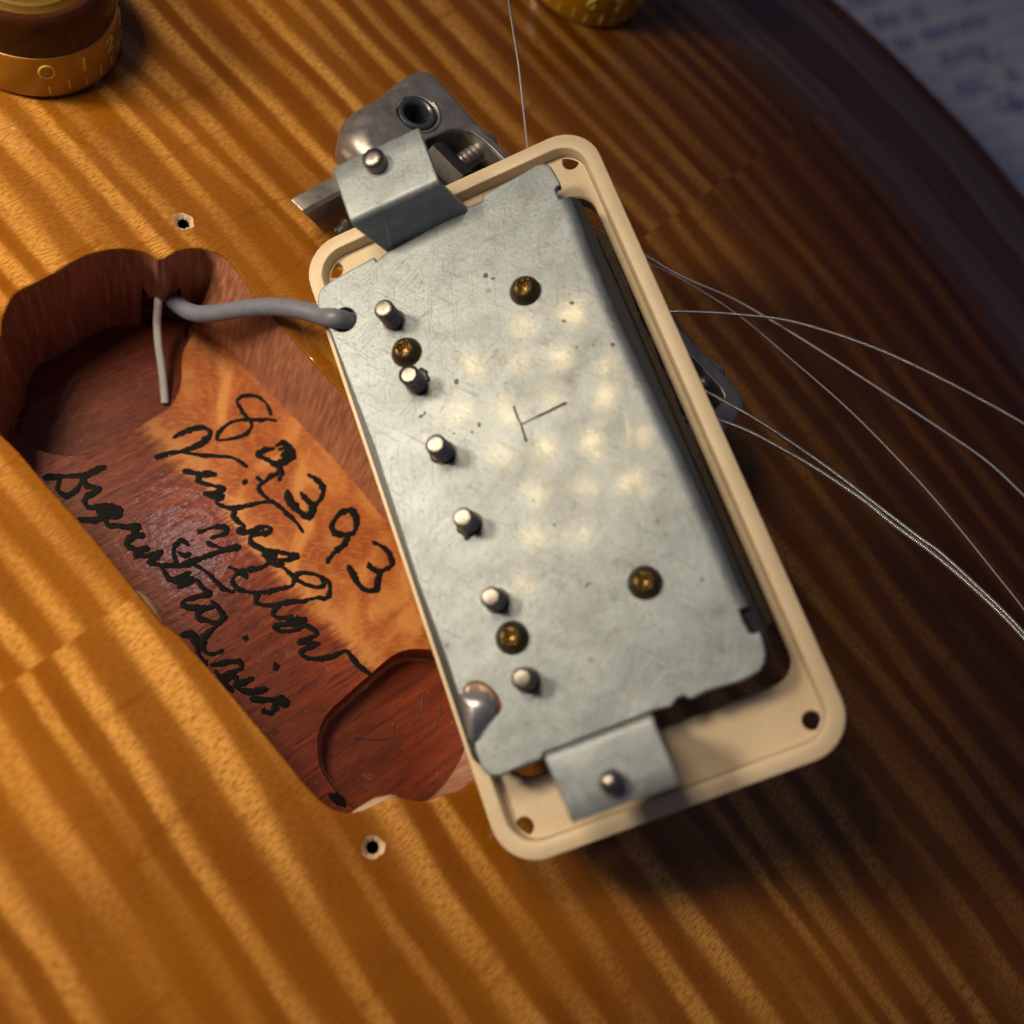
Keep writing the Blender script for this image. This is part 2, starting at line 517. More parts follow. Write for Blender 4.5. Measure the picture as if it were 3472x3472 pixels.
def nickel_plate():
    """worn, slightly dull nickel silver sheet with pits, stains and scratches"""
    t = NT('worn_nickel_silver'); v = t.mm()
    blot = t.noise(v, 0.16, 5, 0.62, 0.4)
    c = t.ramp(blot, [(0.25, (0.19, 0.22, 0.24)), (0.50, (0.27, 0.315, 0.35)), (0.75, (0.345, 0.395, 0.44))])
    fine = t.noise(v, 2.6, 5, 0.7)
    c = t.mix(t.math('MULTIPLY', t.step(fine, 0.50, 0.26), 0.55), c, (0.13, 0.125, 0.105))
    # brown pin-head spots
    vo = t.n('ShaderNodeTexVoronoi'); t.link(v, vo.inputs['Vector']); vo.inputs['Scale'].default_value = 0.95
    sz = t.noise(v, 0.55, 2); 
    spot = t.math('LESS_THAN', vo.outputs['Distance'], t.math('MULTIPLY_ADD', sz, 0.42, -0.095))
    c = t.mix(t.math('MULTIPLY', spot, 0.55), c, (0.16, 0.12, 0.08))
    v2 = t.n('ShaderNodeTexVoronoi'); t.link(v, v2.inputs['Vector']); v2.inputs['Scale'].default_value = 0.17
    sp2 = t.math('LESS_THAN', t.math('ADD', v2.outputs['Distance'], t.math('MULTIPLY', fine, 0.10)), 0.118)
    c = t.mix(t.math('MULTIPLY', sp2, 0.6), c, (0.13, 0.11, 0.09))
    gr = t.noise(v, 0.33, 5, 0.7)
    c = t.mix(t.math('MULTIPLY', t.step(gr, 0.54, 0.76), 0.50), c, (0.15, 0.12, 0.085))
    # scratches in two directions
    X, Y, Z = t.xyz(v)
    def scr(ang, fr, th, sd):
        cs, sn = math.cos(ang), math.sin(ang)
        a = t.math('ADD', t.math('MULTIPLY', X, cs), t.math('MULTIPLY', Y, sn))
        b = t.math('SUBTRACT', t.math('MULTIPLY', Y, cs), t.math('MULTIPLY', X, sn))
        nn = t.noise(t.vec(t.math('MULTIPLY', a, 0.10), t.math('MULTIPLY', b, fr), sd), 1, 2, 0.5)
        return t.step(nn, th, th + 0.03)
    s1 = t.math('MAXIMUM', scr(0.5, 4.6, 0.655, 1.0), t.math('MAXIMUM', scr(-0.9, 3.6, 0.655, 5.0), scr(1.3, 5.5, 0.655, 9.0)))
    c = t.mix(t.math('MULTIPLY', s1, 0.30), c, (0.70, 0.72, 0.73))
    bmp = t.math('ADD', t.math('MULTIPLY', fine, 0.6), t.math('ADD', t.math('MULTIPLY', blot, 1.5), t.math('MULTIPLY', s1, -0.35)))
    nb = t.bump(bmp, 0.075)
    nb2 = t.bump(fine, 0.0022)
    # matt body of the sheet plus a thin sheen that still shows the lamp's single diodes
    body = t.p
    t.set(Base_Color=c, Metallic=0.62, Roughness=t.math('MULTIPLY_ADD', fine, 0.16, 0.42), Normal=nb)
    gl = t.n('ShaderNodeBsdfAnisotropic'); t.link(t.mix(1.0, c, (2.6, 1.95, 1.1), 'MULTIPLY'), gl.inputs['Color'])
    gl.inputs['Roughness'].default_value = 0.085; t.link(nb2, gl.inputs['Normal'])
    mx = t.n('ShaderNodeMixShader'); mx.inputs[0].default_value = 0.17
    t.link(t.math('MULTIPLY', t.math('MULTIPLY_ADD', t.step(gr, 0.62, 0.45), 0.5, 0.5), 0.0115), mx.inputs[0])
    t.link(body.outputs[0], mx.inputs[1]); t.link(gl.outputs[0], mx.inputs[2])
    t.link(mx.outputs[0], t.o.inputs['Surface'])
    return t.m

def cream_plastic():
    t = NT('aged_cream_plastic'); v = t.mm()
    f = t.noise(v, 0.12, 4)
    c = t.ramp(f, [(0.3, (0.565, 0.46, 0.315)), (0.7, (0.665, 0.545, 0.385))])
    gr = t.noise(v, 2.2, 4, 0.7)
    c = t.mix(t.math('MULTIPLY', t.step(gr, 0.58, 0.72), 0.42), c, (0.30, 0.19, 0.10))
    t.set(Base_Color=c, Roughness=0.42, Subsurface_Weight=0.25, Subsurface_Scale=0.0012)
    t.p.inputs['Subsurface Radius'].default_value = (1.0, 0.55, 0.25)
    t.set(Normal=t.bump(t.noise(v, 1.7, 4), 0.03))
    return t.m

FLOOR_P, FLOOR_N = ((5.65, 47.13), (0.7013, 0.7128))
M_top = maple_top()
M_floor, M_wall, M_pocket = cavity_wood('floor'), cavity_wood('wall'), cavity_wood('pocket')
M_plate = nickel_plate()
M_cream = cream_plastic()
M_ink = plain('black_marker_ink', (0.006, 0.006, 0.007), 0.6, var=0.4, scale=4, spec=0.12)
M_pencil = plain('pencil_mark', (0.055, 0.018, 0.012), 0.6)
M_rawwood = plain('bare_maple_chip', (0.52, 0.36, 0.24), 0.6, scale=2.5)
M_side = plain('dark_body_side', (0.17, 0.045, 0.012), 0.4, scale=0.2, coat=0.8)
M_steel = plain('bright_screw_steel', (0.23, 0.215, 0.205), 0.34, 0.95, var=0.2, scale=2.0, bump=0.02)
M_dsteel = plain('dull_screw_steel', (0.30, 0.28, 0.265), 0.32, 1.0, var=0.25, scale=2.5, bump=0.03)
M_brass = plain('tarnished_brass', (0.105, 0.075, 0.035), 0.42, 0.85, var=0.45, scale=1.6, bump=0.03)
M_gold = plain('bright_brass', (0.30, 0.21, 0.075), 0.34, 1.0, var=0.5, scale=3.5, bump=0.06, bscale=3.0)
M_solder = plain('solder_tin', (0.40, 0.42, 0.46), 0.36, 0.75, var=0.12, scale=0.8)
M_flux = plain('brown_flux', (0.15, 0.055, 0.012), 0.45, var=0.5, scale=1.2, coat=0.2)
M_tape = plain('dark_bobbin_tape', (0.055, 0.040, 0.026), 0.7, var=0.4, scale=1.5, bump=0.05, bscale=2.5)
M_black = plain('black_bobbin_plastic', (0.012, 0.012, 0.013), 0.4)
M_scribe = plain('scribed_line', (0.045, 0.038, 0.034), 0.6)
M_grime = plain('black_wax_grime', (0.018, 0.019, 0.026), 0.4, var=0.4)
M_bridge = plain('tarnished_nickel', (0.34, 0.325, 0.32), 0.40, 0.8, var=0.3, scale=0.35, bump=0.015)
M_bridge2 = plain('worn_nickel_edge', (0.34, 0.31, 0.29), 0.42, 0.8, var=0.25, scale=0.6)
M_bushing = plain('blued_steel_bushing', (0.13, 0.145, 0.175), 0.32, 0.8, var=0.2)
M_void = plain('dark_void', (0.004, 0.003, 0.003), 0.9)
M_cable = plain('grey_cable_jacket', (0.15, 0.165, 0.215), 0.42, var=0.10, scale=0.9)
M_white = plain('white_wire_jacket', (0.60, 0.62, 0.66), 0.42, var=0.08)
M_plain_string = plain('plain_steel_string', (0.80, 0.80, 0.82), 0.4, 0.35)
M_wound = plain('wound_nickel_string', (0.62, 0.60, 0.585), 0.32, 0.85, var=0.1)

# ---------------------------------------------------------------- measured shapes (millimetres)
RING_O = (6.39,85.46,5.99)
RING_AX = [(0.80985,0.31285,0.49625),(-0.33497,0.94108,-0.04663),(-0.4816,-0.12846,0.86692)]
BODY_EDGE = [(79.2,202.07,-7.0),(92.49,193.88,-7.0),(104.39,185.15,-7.0),(114.37,178.29,-7.0),(120.05,173.59,-7.0),(126.28,168.35,-7.0),(137.37,157.55,-7.0),(145.51,148.8,-7.0),(154.95,136.52,-7.0),(164.67,122.82,-7.0),(172.89,106.65,-7.0),(178.17,86.68,-7.0),(179.98,64.35,-7.0),(178.08,41.06,-7.0)]
CAV_TOP = [(-31.72,67.51,0.0),(-31.24,68.61,0.0),(-31.2,69.7,0.0),(-31.33,71.94,0.0),(-30.82,74.58,0.0),(-29.71,76.5,0.0),(-27.05,78.72,0.0),(-23.96,81.97,0.0),(-21.32,83.98,0.0),(-18.29,85.21,0.0),(-15.61,85.43,0.0),(-13.84,84.98,0.0),(-12.73,84.5,0.0),(-11.6,85.26,0.0),(-10.19,86.49,0.0),(-7.73,87.42,0.0),(-5.93,87.31,0.0),(-3.77,86.47,0.0),(-1.77,84.32,0.0),(1.2,80.51,0.0),(4.04,77.65,0.0),(9.72,71.6,0.0),(14.78,66.7,0.0),(22.1,58.77,0.0),(28.84,50.41,0.0),(35.07,40.82,0.0),(38.57,32.96,0.0),(40.08,25.6,0.0),(39.04,19.53,0.0),(36.59,15.16,0.0),(34.59,13.0,0.0),(33.4,11.95,0.0),(32.34,11.4,0.0),(30.92,11.11,0.0),(28.82,10.25,0.0),(27.42,10.22,0.0),(25.28,10.58,0.0),(23.89,10.66,0.0),(22.29,9.71,0.0),(20.52,8.88,0.0),(19.18,8.6,0.0),(17.57,8.71,0.0),(15.79,9.43,0.0),(13.37,11.46,0.0),(11.5,13.51,0.0),(7.43,17.91,0.0),(1.66,23.99,0.0),(-4.17,29.88,0.0),(-6.55,31.52,0.0),(-8.52,33.74,0.0),(-9.94,35.23,0.0),(-16.97,42.93,0.0),(-22.93,48.91,0.0),(-26.6,52.77,0.0),(-29.11,54.96,0.0),(-30.39,56.47,0.0),(-31.37,59.3,0.0),(-31.87,63.1,0.0)]
CAV_FOOT = [(-31.72,67.51,-18.0),(-31.24,68.61,-18.0),(-31.2,69.7,-18.0),(-31.33,71.94,-18.0),(-30.82,74.58,-18.0),(-29.71,76.5,-18.0),(-27.05,78.72,-18.0),(-23.96,81.97,-18.0),(-21.32,83.98,-18.0),(-18.29,85.21,-18.0),(-15.61,85.43,-18.0),(-13.84,84.98,-18.0),(-12.73,84.5,-18.0),(-11.6,85.26,-18.0),(-10.19,86.49,-18.0),(-7.73,87.42,-18.0),(-5.93,87.31,-18.0),(-8.29,84.94,-18.0),(-7.33,83.48,-18.0),(-4.81,82.01,-18.0),(-2.09,80.45,-18.0),(4.11,74.95,-18.0),(10.06,69.44,-18.0),(18.1,61.63,-18.0),(25.6,52.89,-18.0),(35.07,40.82,-18.0),(38.57,32.96,-18.0),(40.08,25.6,-18.0),(39.04,19.53,-18.0),(36.59,15.16,-18.0),(34.59,13.0,-18.0),(33.4,11.95,-18.0),(32.34,11.4,-18.0),(30.92,11.11,-18.0),(28.82,10.25,-18.0),(27.42,10.22,-18.0),(25.28,10.58,-18.0),(23.89,10.66,-18.0),(22.29,9.71,-18.0),(20.52,8.88,-18.0),(19.18,8.6,-18.0),(17.57,8.71,-18.0),(15.79,9.43,-18.0),(13.37,11.46,-18.0),(11.5,13.51,-18.0),(7.43,17.91,-18.0),(1.66,23.99,-18.0),(-4.17,29.88,-18.0),(-6.55,31.52,-18.0),(-8.52,33.74,-18.0),(-9.94,35.23,-18.0),(-16.97,42.93,-18.0),(-22.93,48.91,-18.0),(-26.6,52.77,-18.0),(-29.11,54.96,-18.0),(-30.39,56.47,-18.0),(-31.37,59.3,-18.0),(-31.87,63.1,-18.0)]
POCKET_TOP = [(-7.49,84.93,-18.0),(-7.98,82.83,-18.0),(-8.85,80.37,-18.0),(-9.1,78.04,-18.0),(-8.82,74.84,-18.0),(-9.04,72.24,-18.0),(-10.05,69.73,-18.0),(-11.88,67.91,-18.0),(-14.05,65.92,-18.0),(-16.87,63.12,-18.0),(-20.2,60.84,-18.0),(-23.14,59.94,-18.0),(-26.44,60.07,-18.0),(-29.09,61.13,-18.0),(-31.66,63.31,-18.0),(-34.68,66.78,-18.0),(-36.55,70.74,-18.0),(-36.59,75.66,-18.0),(-35.29,80.28,-18.0),(-28.75,85.27,-18.0),(-18.36,88.44,-18.0),(-9.99,88.56,-18.0)]
POCKET_LOW = [(34.56,33.78,-18.0),(32.01,34.13,-18.0),(29.5,34.06,-18.0),(27.69,33.53,-18.0),(26.24,32.7,-18.0),(24.66,31.29,-18.0),(23.11,29.74,-18.0),(20.96,27.69,-18.0),(19.3,26.02,-18.0),(17.81,24.53,-18.0),(16.74,22.92,-18.0),(16.14,21.35,-18.0),(15.97,19.65,-18.0),(16.16,17.37,-18.0),(16.56,16.03,-18.0),(17.33,14.7,-18.0),(18.33,13.38,-18.0),(19.64,11.92,-18.0),(21.88,10.19,-18.0),(25.01,9.36,-18.0),(28.76,9.42,-18.0),(33.49,10.41,-18.0),(37.65,12.94,-18.0),(40.73,17.39,-18.0),(42.37,22.24,-18.0),(41.48,27.09,-18.0),(38.87,31.11,-18.0),(36.79,32.83,-18.0)]
SCREW_HOLES = [(-10.17,91.37,0.0),(21.89,4.43,0.0)]
INK = [(0.85,[(5.31,70.56),(4.89,71.64),(3.96,72.83),(2.4,73.47),(0.77,73.14),(-0.06,72.27),(0.27,71.38),(1.21,70.01),(2.1,69.2),(2.52,68.14),(1.82,66.75),(0.27,65.82),(-1.94,65.17),(-2.53,65.55),(-1.95,67.0),(-0.46,68.48),(1.29,69.09),(3.58,69.3),(4.88,69.66),(6.14,69.55)]),(1.2,[(-8.75,64.85),(-7.43,65.83),(-5.31,66.83),(-4.01,66.73),(-3.61,65.87),(-4.73,64.28),(-6.66,62.96),(-8.62,62.18),(-10.99,61.18)]),(0.8,[(-10.99,61.18),(-8.63,62.27),(-7.08,62.46),(-4.69,62.3),(-2.32,62.41),(-0.24,62.48),(1.26,61.94),(2.38,61.18)]),(1.2,[(6.1,64.72),(4.81,64.28),(3.99,63.36),(4.92,62.93),(6.28,62.36),(7.32,61.76),(7.72,60.72),(7.48,59.61)]),(1.2,[(6.71,65.35),(7.67,65.84),(8.91,64.88),(9.48,63.85),(8.71,63.02),(7.43,62.5),(6.31,62.0)]),(1.0,[(7.1,64.66),(8.72,65.23),(7.51,63.61),(9.11,64.35),(7.73,62.9),(9.01,63.42)]),(0.9,[(7.66,61.62),(6.92,60.45),(5.7,59.4),(4.49,58.2),(4.73,57.33),(5.95,56.22),(7.13,55.64),(8.52,54.55),(10.25,53.14),(11.68,51.35)]),(0.9,[(4.06,59.58),(5.24,58.99),(6.27,60.37)]),(1.2,[(12.03,60.85),(13.24,60.26),(14.14,59.27),(14.38,58.03),(13.65,56.51),(12.68,56.05),(11.45,57.17),(11.08,57.67)]),(1.5,[(8.94,57.62),(9.18,56.57),(10.26,55.26),(11.31,54.31),(12.33,53.88),(12.91,55.01),(12.61,55.87)]),(1.3,[(2.28,58.66),(2.44,58.64)]),(1.05,[(-6.76,59.39),(-4.22,59.16),(-2.02,59.32),(-3.62,59.49),(-4.6,58.23),(-4.08,57.76),(-2.16,57.45),(-0.7,57.09),(-1.75,56.44),(-3.44,56.08),(-2.46,55.67),(-0.74,55.85),(-1.6,54.89),(-0.6,54.3),(1.32,54.15),(3.16,54.87),(5.51,55.65),(6.96,55.8)]),(1.1,[(1.33,53.98),(1.11,52.91),(1.81,52.12),(2.83,51.35),(1.95,50.58),(3.53,50.56),(5.83,51.65),(6.82,51.31),(6.39,50.67),(4.82,50.34),(3.92,49.74),(4.32,48.75),(5.81,48.03),(7.74,47.87),(9.84,47.54),(11.15,47.32),(9.43,46.65),(7.04,46.61),(6.19,47.21),(7.93,47.37),(6.77,45.91),(9.0,45.93)]),(1.3,[(19.09,55.86),(17.28,54.96),(16.07,52.88),(16.64,51.69),(18.31,51.5),(19.62,52.16),(19.86,53.97),(19.27,55.52),(19.09,55.86)]),(1.1,[(18.82,51.38),(18.07,49.9),(16.98,48.75),(16.21,47.81),(15.77,46.9)]),(1.2,[(22.73,50.69),(24.11,50.11),(25.35,48.98),(25.75,47.43),(24.94,46.49),(23.62,46.02),(22.41,46.62),(22.14,47.12)]),(1.3,[(24.12,46.07),(23.69,44.47),(23.42,43.07),(22.1,42.79),(20.73,43.71),(19.65,45.34),(19.1,46.33)]),(0.95,[(7.94,45.7),(9.24,45.31),(10.43,44.39),(11.28,43.62),(12.61,43.05),(14.57,42.7),(15.49,43.45),(14.78,44.42),(13.14,44.79),(11.53,44.65),(10.95,43.76),(10.71,42.72),(9.16,42.1),(7.32,41.45),(5.77,41.16),(3.9,41.18),(2.46,41.72),(1.91,42.67),(2.44,43.72),(3.93,44.51),(5.77,45.01),(7.13,45.8),(8.24,45.9)]),(0.95,[(5.79,41.0),(5.57,39.82),(6.23,39.38),(8.11,39.36),(10.27,40.02),(12.47,40.35),(14.35,41.0),(15.96,41.12),(16.38,42.17),(16.13,43.68),(14.95,44.26)]),(1.0,[(9.04,39.59),(8.32,38.71),(8.4,37.73),(9.82,37.51),(11.08,37.6),(12.99,37.48),(11.77,36.82),(9.59,36.51),(8.53,36.03),(9.5,35.52),(11.52,35.82),(13.21,36.59),(15.03,35.41),(13.5,34.65),(12.43,34.09),(13.7,34.01),(15.29,33.95),(13.6,33.19),(12.7,32.49),(13.54,31.74),(15.27,31.68),(17.15,32.12),(18.54,32.85),(19.5,33.07),(20.53,31.83),(21.71,30.76),(23.21,29.87)]),(0.9,[(1.25,44.78),(2.22,44.37),(4.03,43.35),(3.0,44.43),(4.56,44.4)]),(1.3,[(-25.93,56.1),(-24.24,56.47),(-20.79,57.03),(-19.69,57.68),(-18.18,58.71)]),(1.0,[(-20.74,56.7),(-21.17,55.46),(-21.61,54.4),(-22.82,53.59),(-23.96,54.47),(-24.03,55.98),(-24.67,56.42)]),(1.1,[(-20.72,56.53),(-19.98,55.42),(-18.33,55.27),(-18.83,54.53),(-19.91,53.74),(-20.06,52.71),(-19.25,52.13),(-17.67,52.46),(-15.91,52.65),(-14.95,52.07),(-15.43,51.18),(-17.21,51.17),(-18.15,51.57),(-16.71,51.89),(-15.35,51.7)]),(1.2,[(-20.45,50.17),(-18.27,50.23),(-17.17,50.84),(-16.44,49.74),(-14.05,49.65),(-12.28,49.82),(-12.78,48.94),(-11.54,48.56),(-12.97,48.09),(-13.42,46.89),(-12.32,46.33),(-10.71,46.64),(-12.07,45.53),(-10.29,45.52),(-8.58,46.34),(-9.64,45.09),(-9.86,44.41),(-8.05,44.24),(-5.36,44.48),(-3.19,45.66),(-0.99,46.7),(0.8,47.54),(2.32,48.02)]),(1.1,[(-4.93,47.68),(-5.91,48.26),(-6.74,47.51),(-6.9,46.16),(-6.31,44.89)]),(1.0,[(-6.17,46.39),(-5.36,45.97),(-4.62,46.2)]),(0.9,[(-3.87,44.77),(-2.25,43.92),(-0.59,42.57),(0.75,41.36),(2.17,40.98)]),(1.05,[(-8.32,44.05),(-7.77,43.12),(-6.61,42.07),(-4.34,43.41),(-6.27,41.77),(-3.95,42.62),(-5.61,41.17),(-3.32,42.34),(-2.46,41.43),(-1.3,40.37),(-3.05,39.75),(-4.78,38.97),(-4.25,38.2),(-2.44,38.18),(-0.5,38.48),(-2.23,37.55),(-2.45,36.73),(-1.05,36.34),(0.03,36.1),(1.17,36.82),(0.43,38.23),(-0.73,39.28)]),(1.2,[(0.78,36.15),(-0.46,34.95),(-1.25,33.78),(-1.44,32.66)]),(1.1,[(-3.61,49.83),(-1.39,50.9),(0.33,50.9),(-0.04,49.84),(-1.69,49.17)]),(1.0,[(-2.22,48.27),(-1.1,47.87),(0.34,47.49)]),(1.0,[(-0.95,34.72),(-1.72,33.4),(-1.3,32.16),(-0.18,31.45),(1.41,32.02)]),(1.05,[(0.12,29.9),(2.17,30.33),(3.81,30.59),(4.48,29.84),(3.48,29.15),(1.78,28.12),(2.41,27.69),(3.55,28.38),(4.1,27.32),(5.98,28.2)]),(1.2,[(3.66,27.14),(4.78,26.42),(6.59,26.36),(8.08,26.75)]),(1.3,[(6.23,25.26),(8.81,25.23),(10.3,25.61),(11.13,24.87),(9.6,24.8),(9.4,23.55)]),(1.0,[(7.87,23.64),(8.95,23.38),(9.97,24.04)]),(1.3,[(4.41,34.12),(4.56,34.1)]),(1.5,[(9.17,30.34),(9.29,30.03)]),(1.3,[(-4.32,34.02),(-2.99,34.11),(-2.27,32.89),(-1.78,31.04),(-0.79,30.0)]),(1.0,[(0.8,29.0),(2.16,27.22),(3.43,26.35)]),(1.4,[(18.87,11.9),(19.67,11.33),(20.31,10.75)]),(0.8,[(18.25,12.19),(19.39,10.88)])]
PENCIL = [[(21.9,20.83),(23.77,20.74),(25.56,20.72),(27.03,21.02),(28.01,21.3)],[(27.77,23.07),(27.99,21.78),(28.28,20.66),(28.65,19.71),(29.09,18.93)],[(32.32,27.39),(32.19,26.05),(31.74,24.38),(31.09,23.53),(30.61,22.86)],[(35.09,26.18),(34.95,24.85),(34.65,23.35),(34.0,22.18),(33.18,21.33)]]
PLATE = [(1.09,-11.61,4.0),(1.3,-10.67,4.0),(1.66,-9.97,4.0),(2.16,-9.43,4.0),(3.04,-8.98,4.0),(4.25,-8.78,4.0),(6.78,-8.52,4.0),(9.11,-8.35,4.0),(10.32,-8.15,4.0),(10.75,-8.2,4.0),(10.91,-8.56,4.0),(10.94,-8.82,4.0),(12.46,-8.36,4.0),(18.98,-7.8,4.0),(25.41,-7.11,4.0),(26.03,-7.15,4.0),(27.19,-7.21,4.0),(27.59,-6.59,4.0),(28.04,-6.38,4.0),(31.29,-6.09,4.0),(35.86,-5.58,4.0),(36.84,-5.86,4.0),(37.48,-6.64,4.0),(37.67,-7.79,4.0),(37.79,-9.52,4.0),(37.7,-9.96,4.0),(37.2,-9.95,4.0),(36.88,-10.22,4.0),(36.86,-11.39,4.0),(36.99,-12.07,4.0),(37.1,-12.65,4.0),(36.72,-18.86,4.0),(36.6,-24.58,4.0),(36.49,-30.26,4.0),(36.66,-36.24,4.0),(36.89,-43.16,4.0),(37.17,-52.52,4.0),(37.27,-61.63,4.0),(37.13,-68.23,4.0),(37.47,-70.81,4.0),(37.43,-71.48,4.0),(37.39,-72.15,4.0),(37.53,-73.56,4.0),(37.9,-73.83,4.0),(38.64,-73.81,4.0),(38.65,-74.36,4.0),(38.51,-75.54,4.0),(38.27,-76.54,4.0),(37.72,-77.41,4.0),(36.85,-78.05,4.0),(35.29,-78.31,4.0),(33.83,-78.35,4.0),(30.54,-78.08,4.0),(28.76,-78.26,4.0),(28.17,-78.22,4.0),(28.15,-78.17,4.0),(27.8,-77.68,4.0),(26.92,-77.62,4.0),(26.24,-78.11,4.0),(25.87,-78.27,4.0),(23.52,-77.97,4.0),(16.76,-78.04,4.0),(9.92,-78.07,4.0),(9.55,-78.64,4.0),(5.88,-78.66,4.0),(4.17,-78.77,4.0),(3.24,-78.55,4.0),(2.55,-77.87,4.0),(2.18,-76.55,4.0),(2.18,-74.78,4.0),(2.45,-74.11,4.0),(1.81,-73.03,4.0),(2.38,-68.48,4.0),(2.41,-63.98,4.0),(2.08,-53.12,4.0),(2.3,-34.03,4.0),(1.64,-16.12,4.0)]
CABLE_HOLE = [(4.03,-15.08,4.0)]
POLES = [(10.42,-18.33,4.0),(10.57,-28.23,4.0),(10.87,-38.5,4.0),(10.93,-48.53,4.0),(10.84,-59.0,4.0),(11.07,-69.39,4.0)]
BRASS = [(10.58,-23.29,5.0),(28.18,-22.07,5.0),(28.47,-63.67,5.0),(11.05,-63.95,5.0)]
T_BAR = [(21.32,-36.36,4.0),(21.31,-37.52,4.0),(21.37,-39.01,4.0),(21.29,-39.98,4.0),(21.22,-41.29,4.0)]
T_STEM = [(21.37,-39.01,4.0),(23.34,-38.88,4.0),(25.56,-38.78,4.0),(27.69,-38.67,4.0)]
SOLDER = [(2.65,-67.99,4.0),(3.45,-67.95,4.0),(4.48,-68.26,4.0),(5.43,-68.76,4.0),(6.18,-69.44,4.0),(6.52,-70.25,4.0),(6.45,-71.03,4.0),(6.07,-71.7,4.0),(5.36,-72.11,4.0),(4.49,-72.59,4.0),(3.57,-73.19,4.0),(2.59,-73.97,4.0),(2.18,-73.55,4.0),(2.01,-72.62,4.0),(2.12,-71.72,4.0),(2.33,-70.32,4.0),(2.5,-69.02,4.0)]
FLUX = [(3.05,-67.86,4.0),(3.39,-67.31,4.0),(4.07,-67.01,4.0),(5.05,-67.04,4.0),(6.07,-67.77,4.0),(6.73,-68.7,4.0),(7.09,-69.65,4.0),(7.2,-70.91,4.0),(6.83,-71.71,4.0),(6.23,-72.03,4.0),(5.87,-71.09,4.0),(5.22,-68.95,4.0)]
LEG_A = [(12.61,-8.34,4.0),(25.34,-7.16,4.0)]
LEG_AF = [(10.69,-7.33,11.5),(23.4,-6.55,11.5),(23.51,2.55,11.5),(10.71,1.02,11.5)]
LEG_BF = [(11.24,-78.59,11.5),(24.01,-78.5,11.5),(24.23,-86.38,11.5),(11.68,-86.69,11.5)]
LEG_B = [(9.92,-78.07,4.0),(23.52,-77.97,4.0)]
LEG_SCREWS = [(16.59,-0.54,11.5),(17.39,-83.85,11.5)]
CHIP_A = [(19.06,8.53,-0.15),(20.54,8.92,-0.15),(22.32,9.76,-0.15),(23.99,10.71,-0.15),(24.65,10.65,-0.15)]
CHIP_A2 = [(19.26,8.73,-1.6),(20.24,9.45,-1.6),(22.1,10.59,-1.6),(24.01,11.04,-1.6),(24.91,10.87,-1.6)]
CHIP_B = [(-10.08,35.41,-0.15),(-9.02,34.36,-0.15),(-7.71,32.87,-0.15),(-6.47,31.45,-0.15)]
CHIP_B2 = [(-10.04,35.83,-1.4),(-8.61,35.04,-1.4),(-7.35,33.56,-1.4),(-6.47,31.82,-1.4)]
STAINS = [((15.49,-30.06),0.54,0),((9.52,-32.54),0.5,1),((10.16,-32.29),0.31,1),((16.34,-36.77),0.38,0),((15.11,-37.31),0.31,0),((35.87,-33.84),0.35,1),((31.54,-32.27),0.23,1),((33.1,-26.33),0.42,0),((31.3,-28.26),0.35,0),((33.62,-32.88),0.23,1),((24.1,-17.75),0.46,0),((24.83,-18.57),0.35,0),((21.84,-61.36),0.35,1),((22.26,-61.25),0.23,1),((34.82,-65.8),0.27,1),((12.81,-36.51),0.27,1),((14.4,-38.15),0.15,0),((21.43,-32.98),0.19,1),((20.78,-52.83),0.23,0),((19.42,-49.02),0.19,0),((15.7,-14.86),0.19,0),((-2.35,-55.68),0.23,0)]
BR_LONG = [(21.95,113.15,17.0),(65.31,72.27,17.0),(69.91,66.05,17.0)]
BR_L = [(8.4,99.81,17.0),(8.66,101.78,17.0),(10.09,103.74,17.0),(12.08,105.38,17.0),(14.59,107.67,17.0),(17.17,109.84,17.0),(19.79,111.89,17.0),(21.95,113.15,17.0),(23.6,113.08,17.0),(25.3,111.66,17.0),(28.14,108.67,17.0),(30.97,105.69,17.0),(33.78,102.72,17.0)]
BR_R = [(59.02,77.46,17.0),(61.15,76.17,17.0),(63.37,73.92,17.0),(65.31,72.27,17.0),(67.96,69.44,17.0),(69.13,68.17,17.0),(69.95,66.53,17.0),(70.05,64.96,17.0),(69.46,62.68,17.0),(67.95,61.55,17.0)]
BR_HOLE = [(20.85,104.67,17.0),(17.48,105.29,17.0),(24.55,102.47,17.0),(18.93,105.66,17.0),(23.6,102.57,17.0)]
BR_WIN = [(23.9,101.34,17.0),(24.41,102.76,17.0),(27.1,104.74,17.0),(29.58,105.02,17.0),(34.07,100.16,17.0)]
BR_SCREW = [(27.91,100.75,14.0),(32.93,103.58,14.0)]
BR_SADDLE = [(23.07,100.49,16.0),(25.49,101.23,16.0),(27.18,98.38,16.0),(28.84,97.15,16.0)]
BR_HEADS = [(35.51,107.02,13.0),(62.64,80.02,13.0),(69.1,73.79,13.0)]
BR_RWIN = [(60.93,72.72,17.0),(63.87,69.79,17.0),(66.08,67.73,17.0),(66.95,66.74,17.0),(67.17,65.51,17.0),(65.83,64.38,17.0),(63.58,65.63,17.0)]
TAIL_TOP = [(4.22,91.44,10.0),(5.65,92.99,10.0),(10.12,96.52,10.0),(13.42,99.53,10.0)]
TAIL_RIDGE = [(7.1,90.65,10.0),(11.05,94.17,10.0),(14.09,96.92,10.0)]
TAIL_LOW = [(7.47,92.57,4.0),(5.44,94.74,4.0),(9.64,90.12,4.0)]
BALL = [(12.44,90.77,6.0)]
CABLE = [(-12.6,87.58,-15.0),(-11.25,85.67,-13.0),(-9.38,83.06,-10.5),(-7.03,81.09,-8.0),(-3.81,79.83,-4.5),(0.03,78.58,0.0),(3.78,77.19,4.0),(7.42,75.21,7.5),(10.5,73.23,10.0),(12.66,71.92,11.0)]
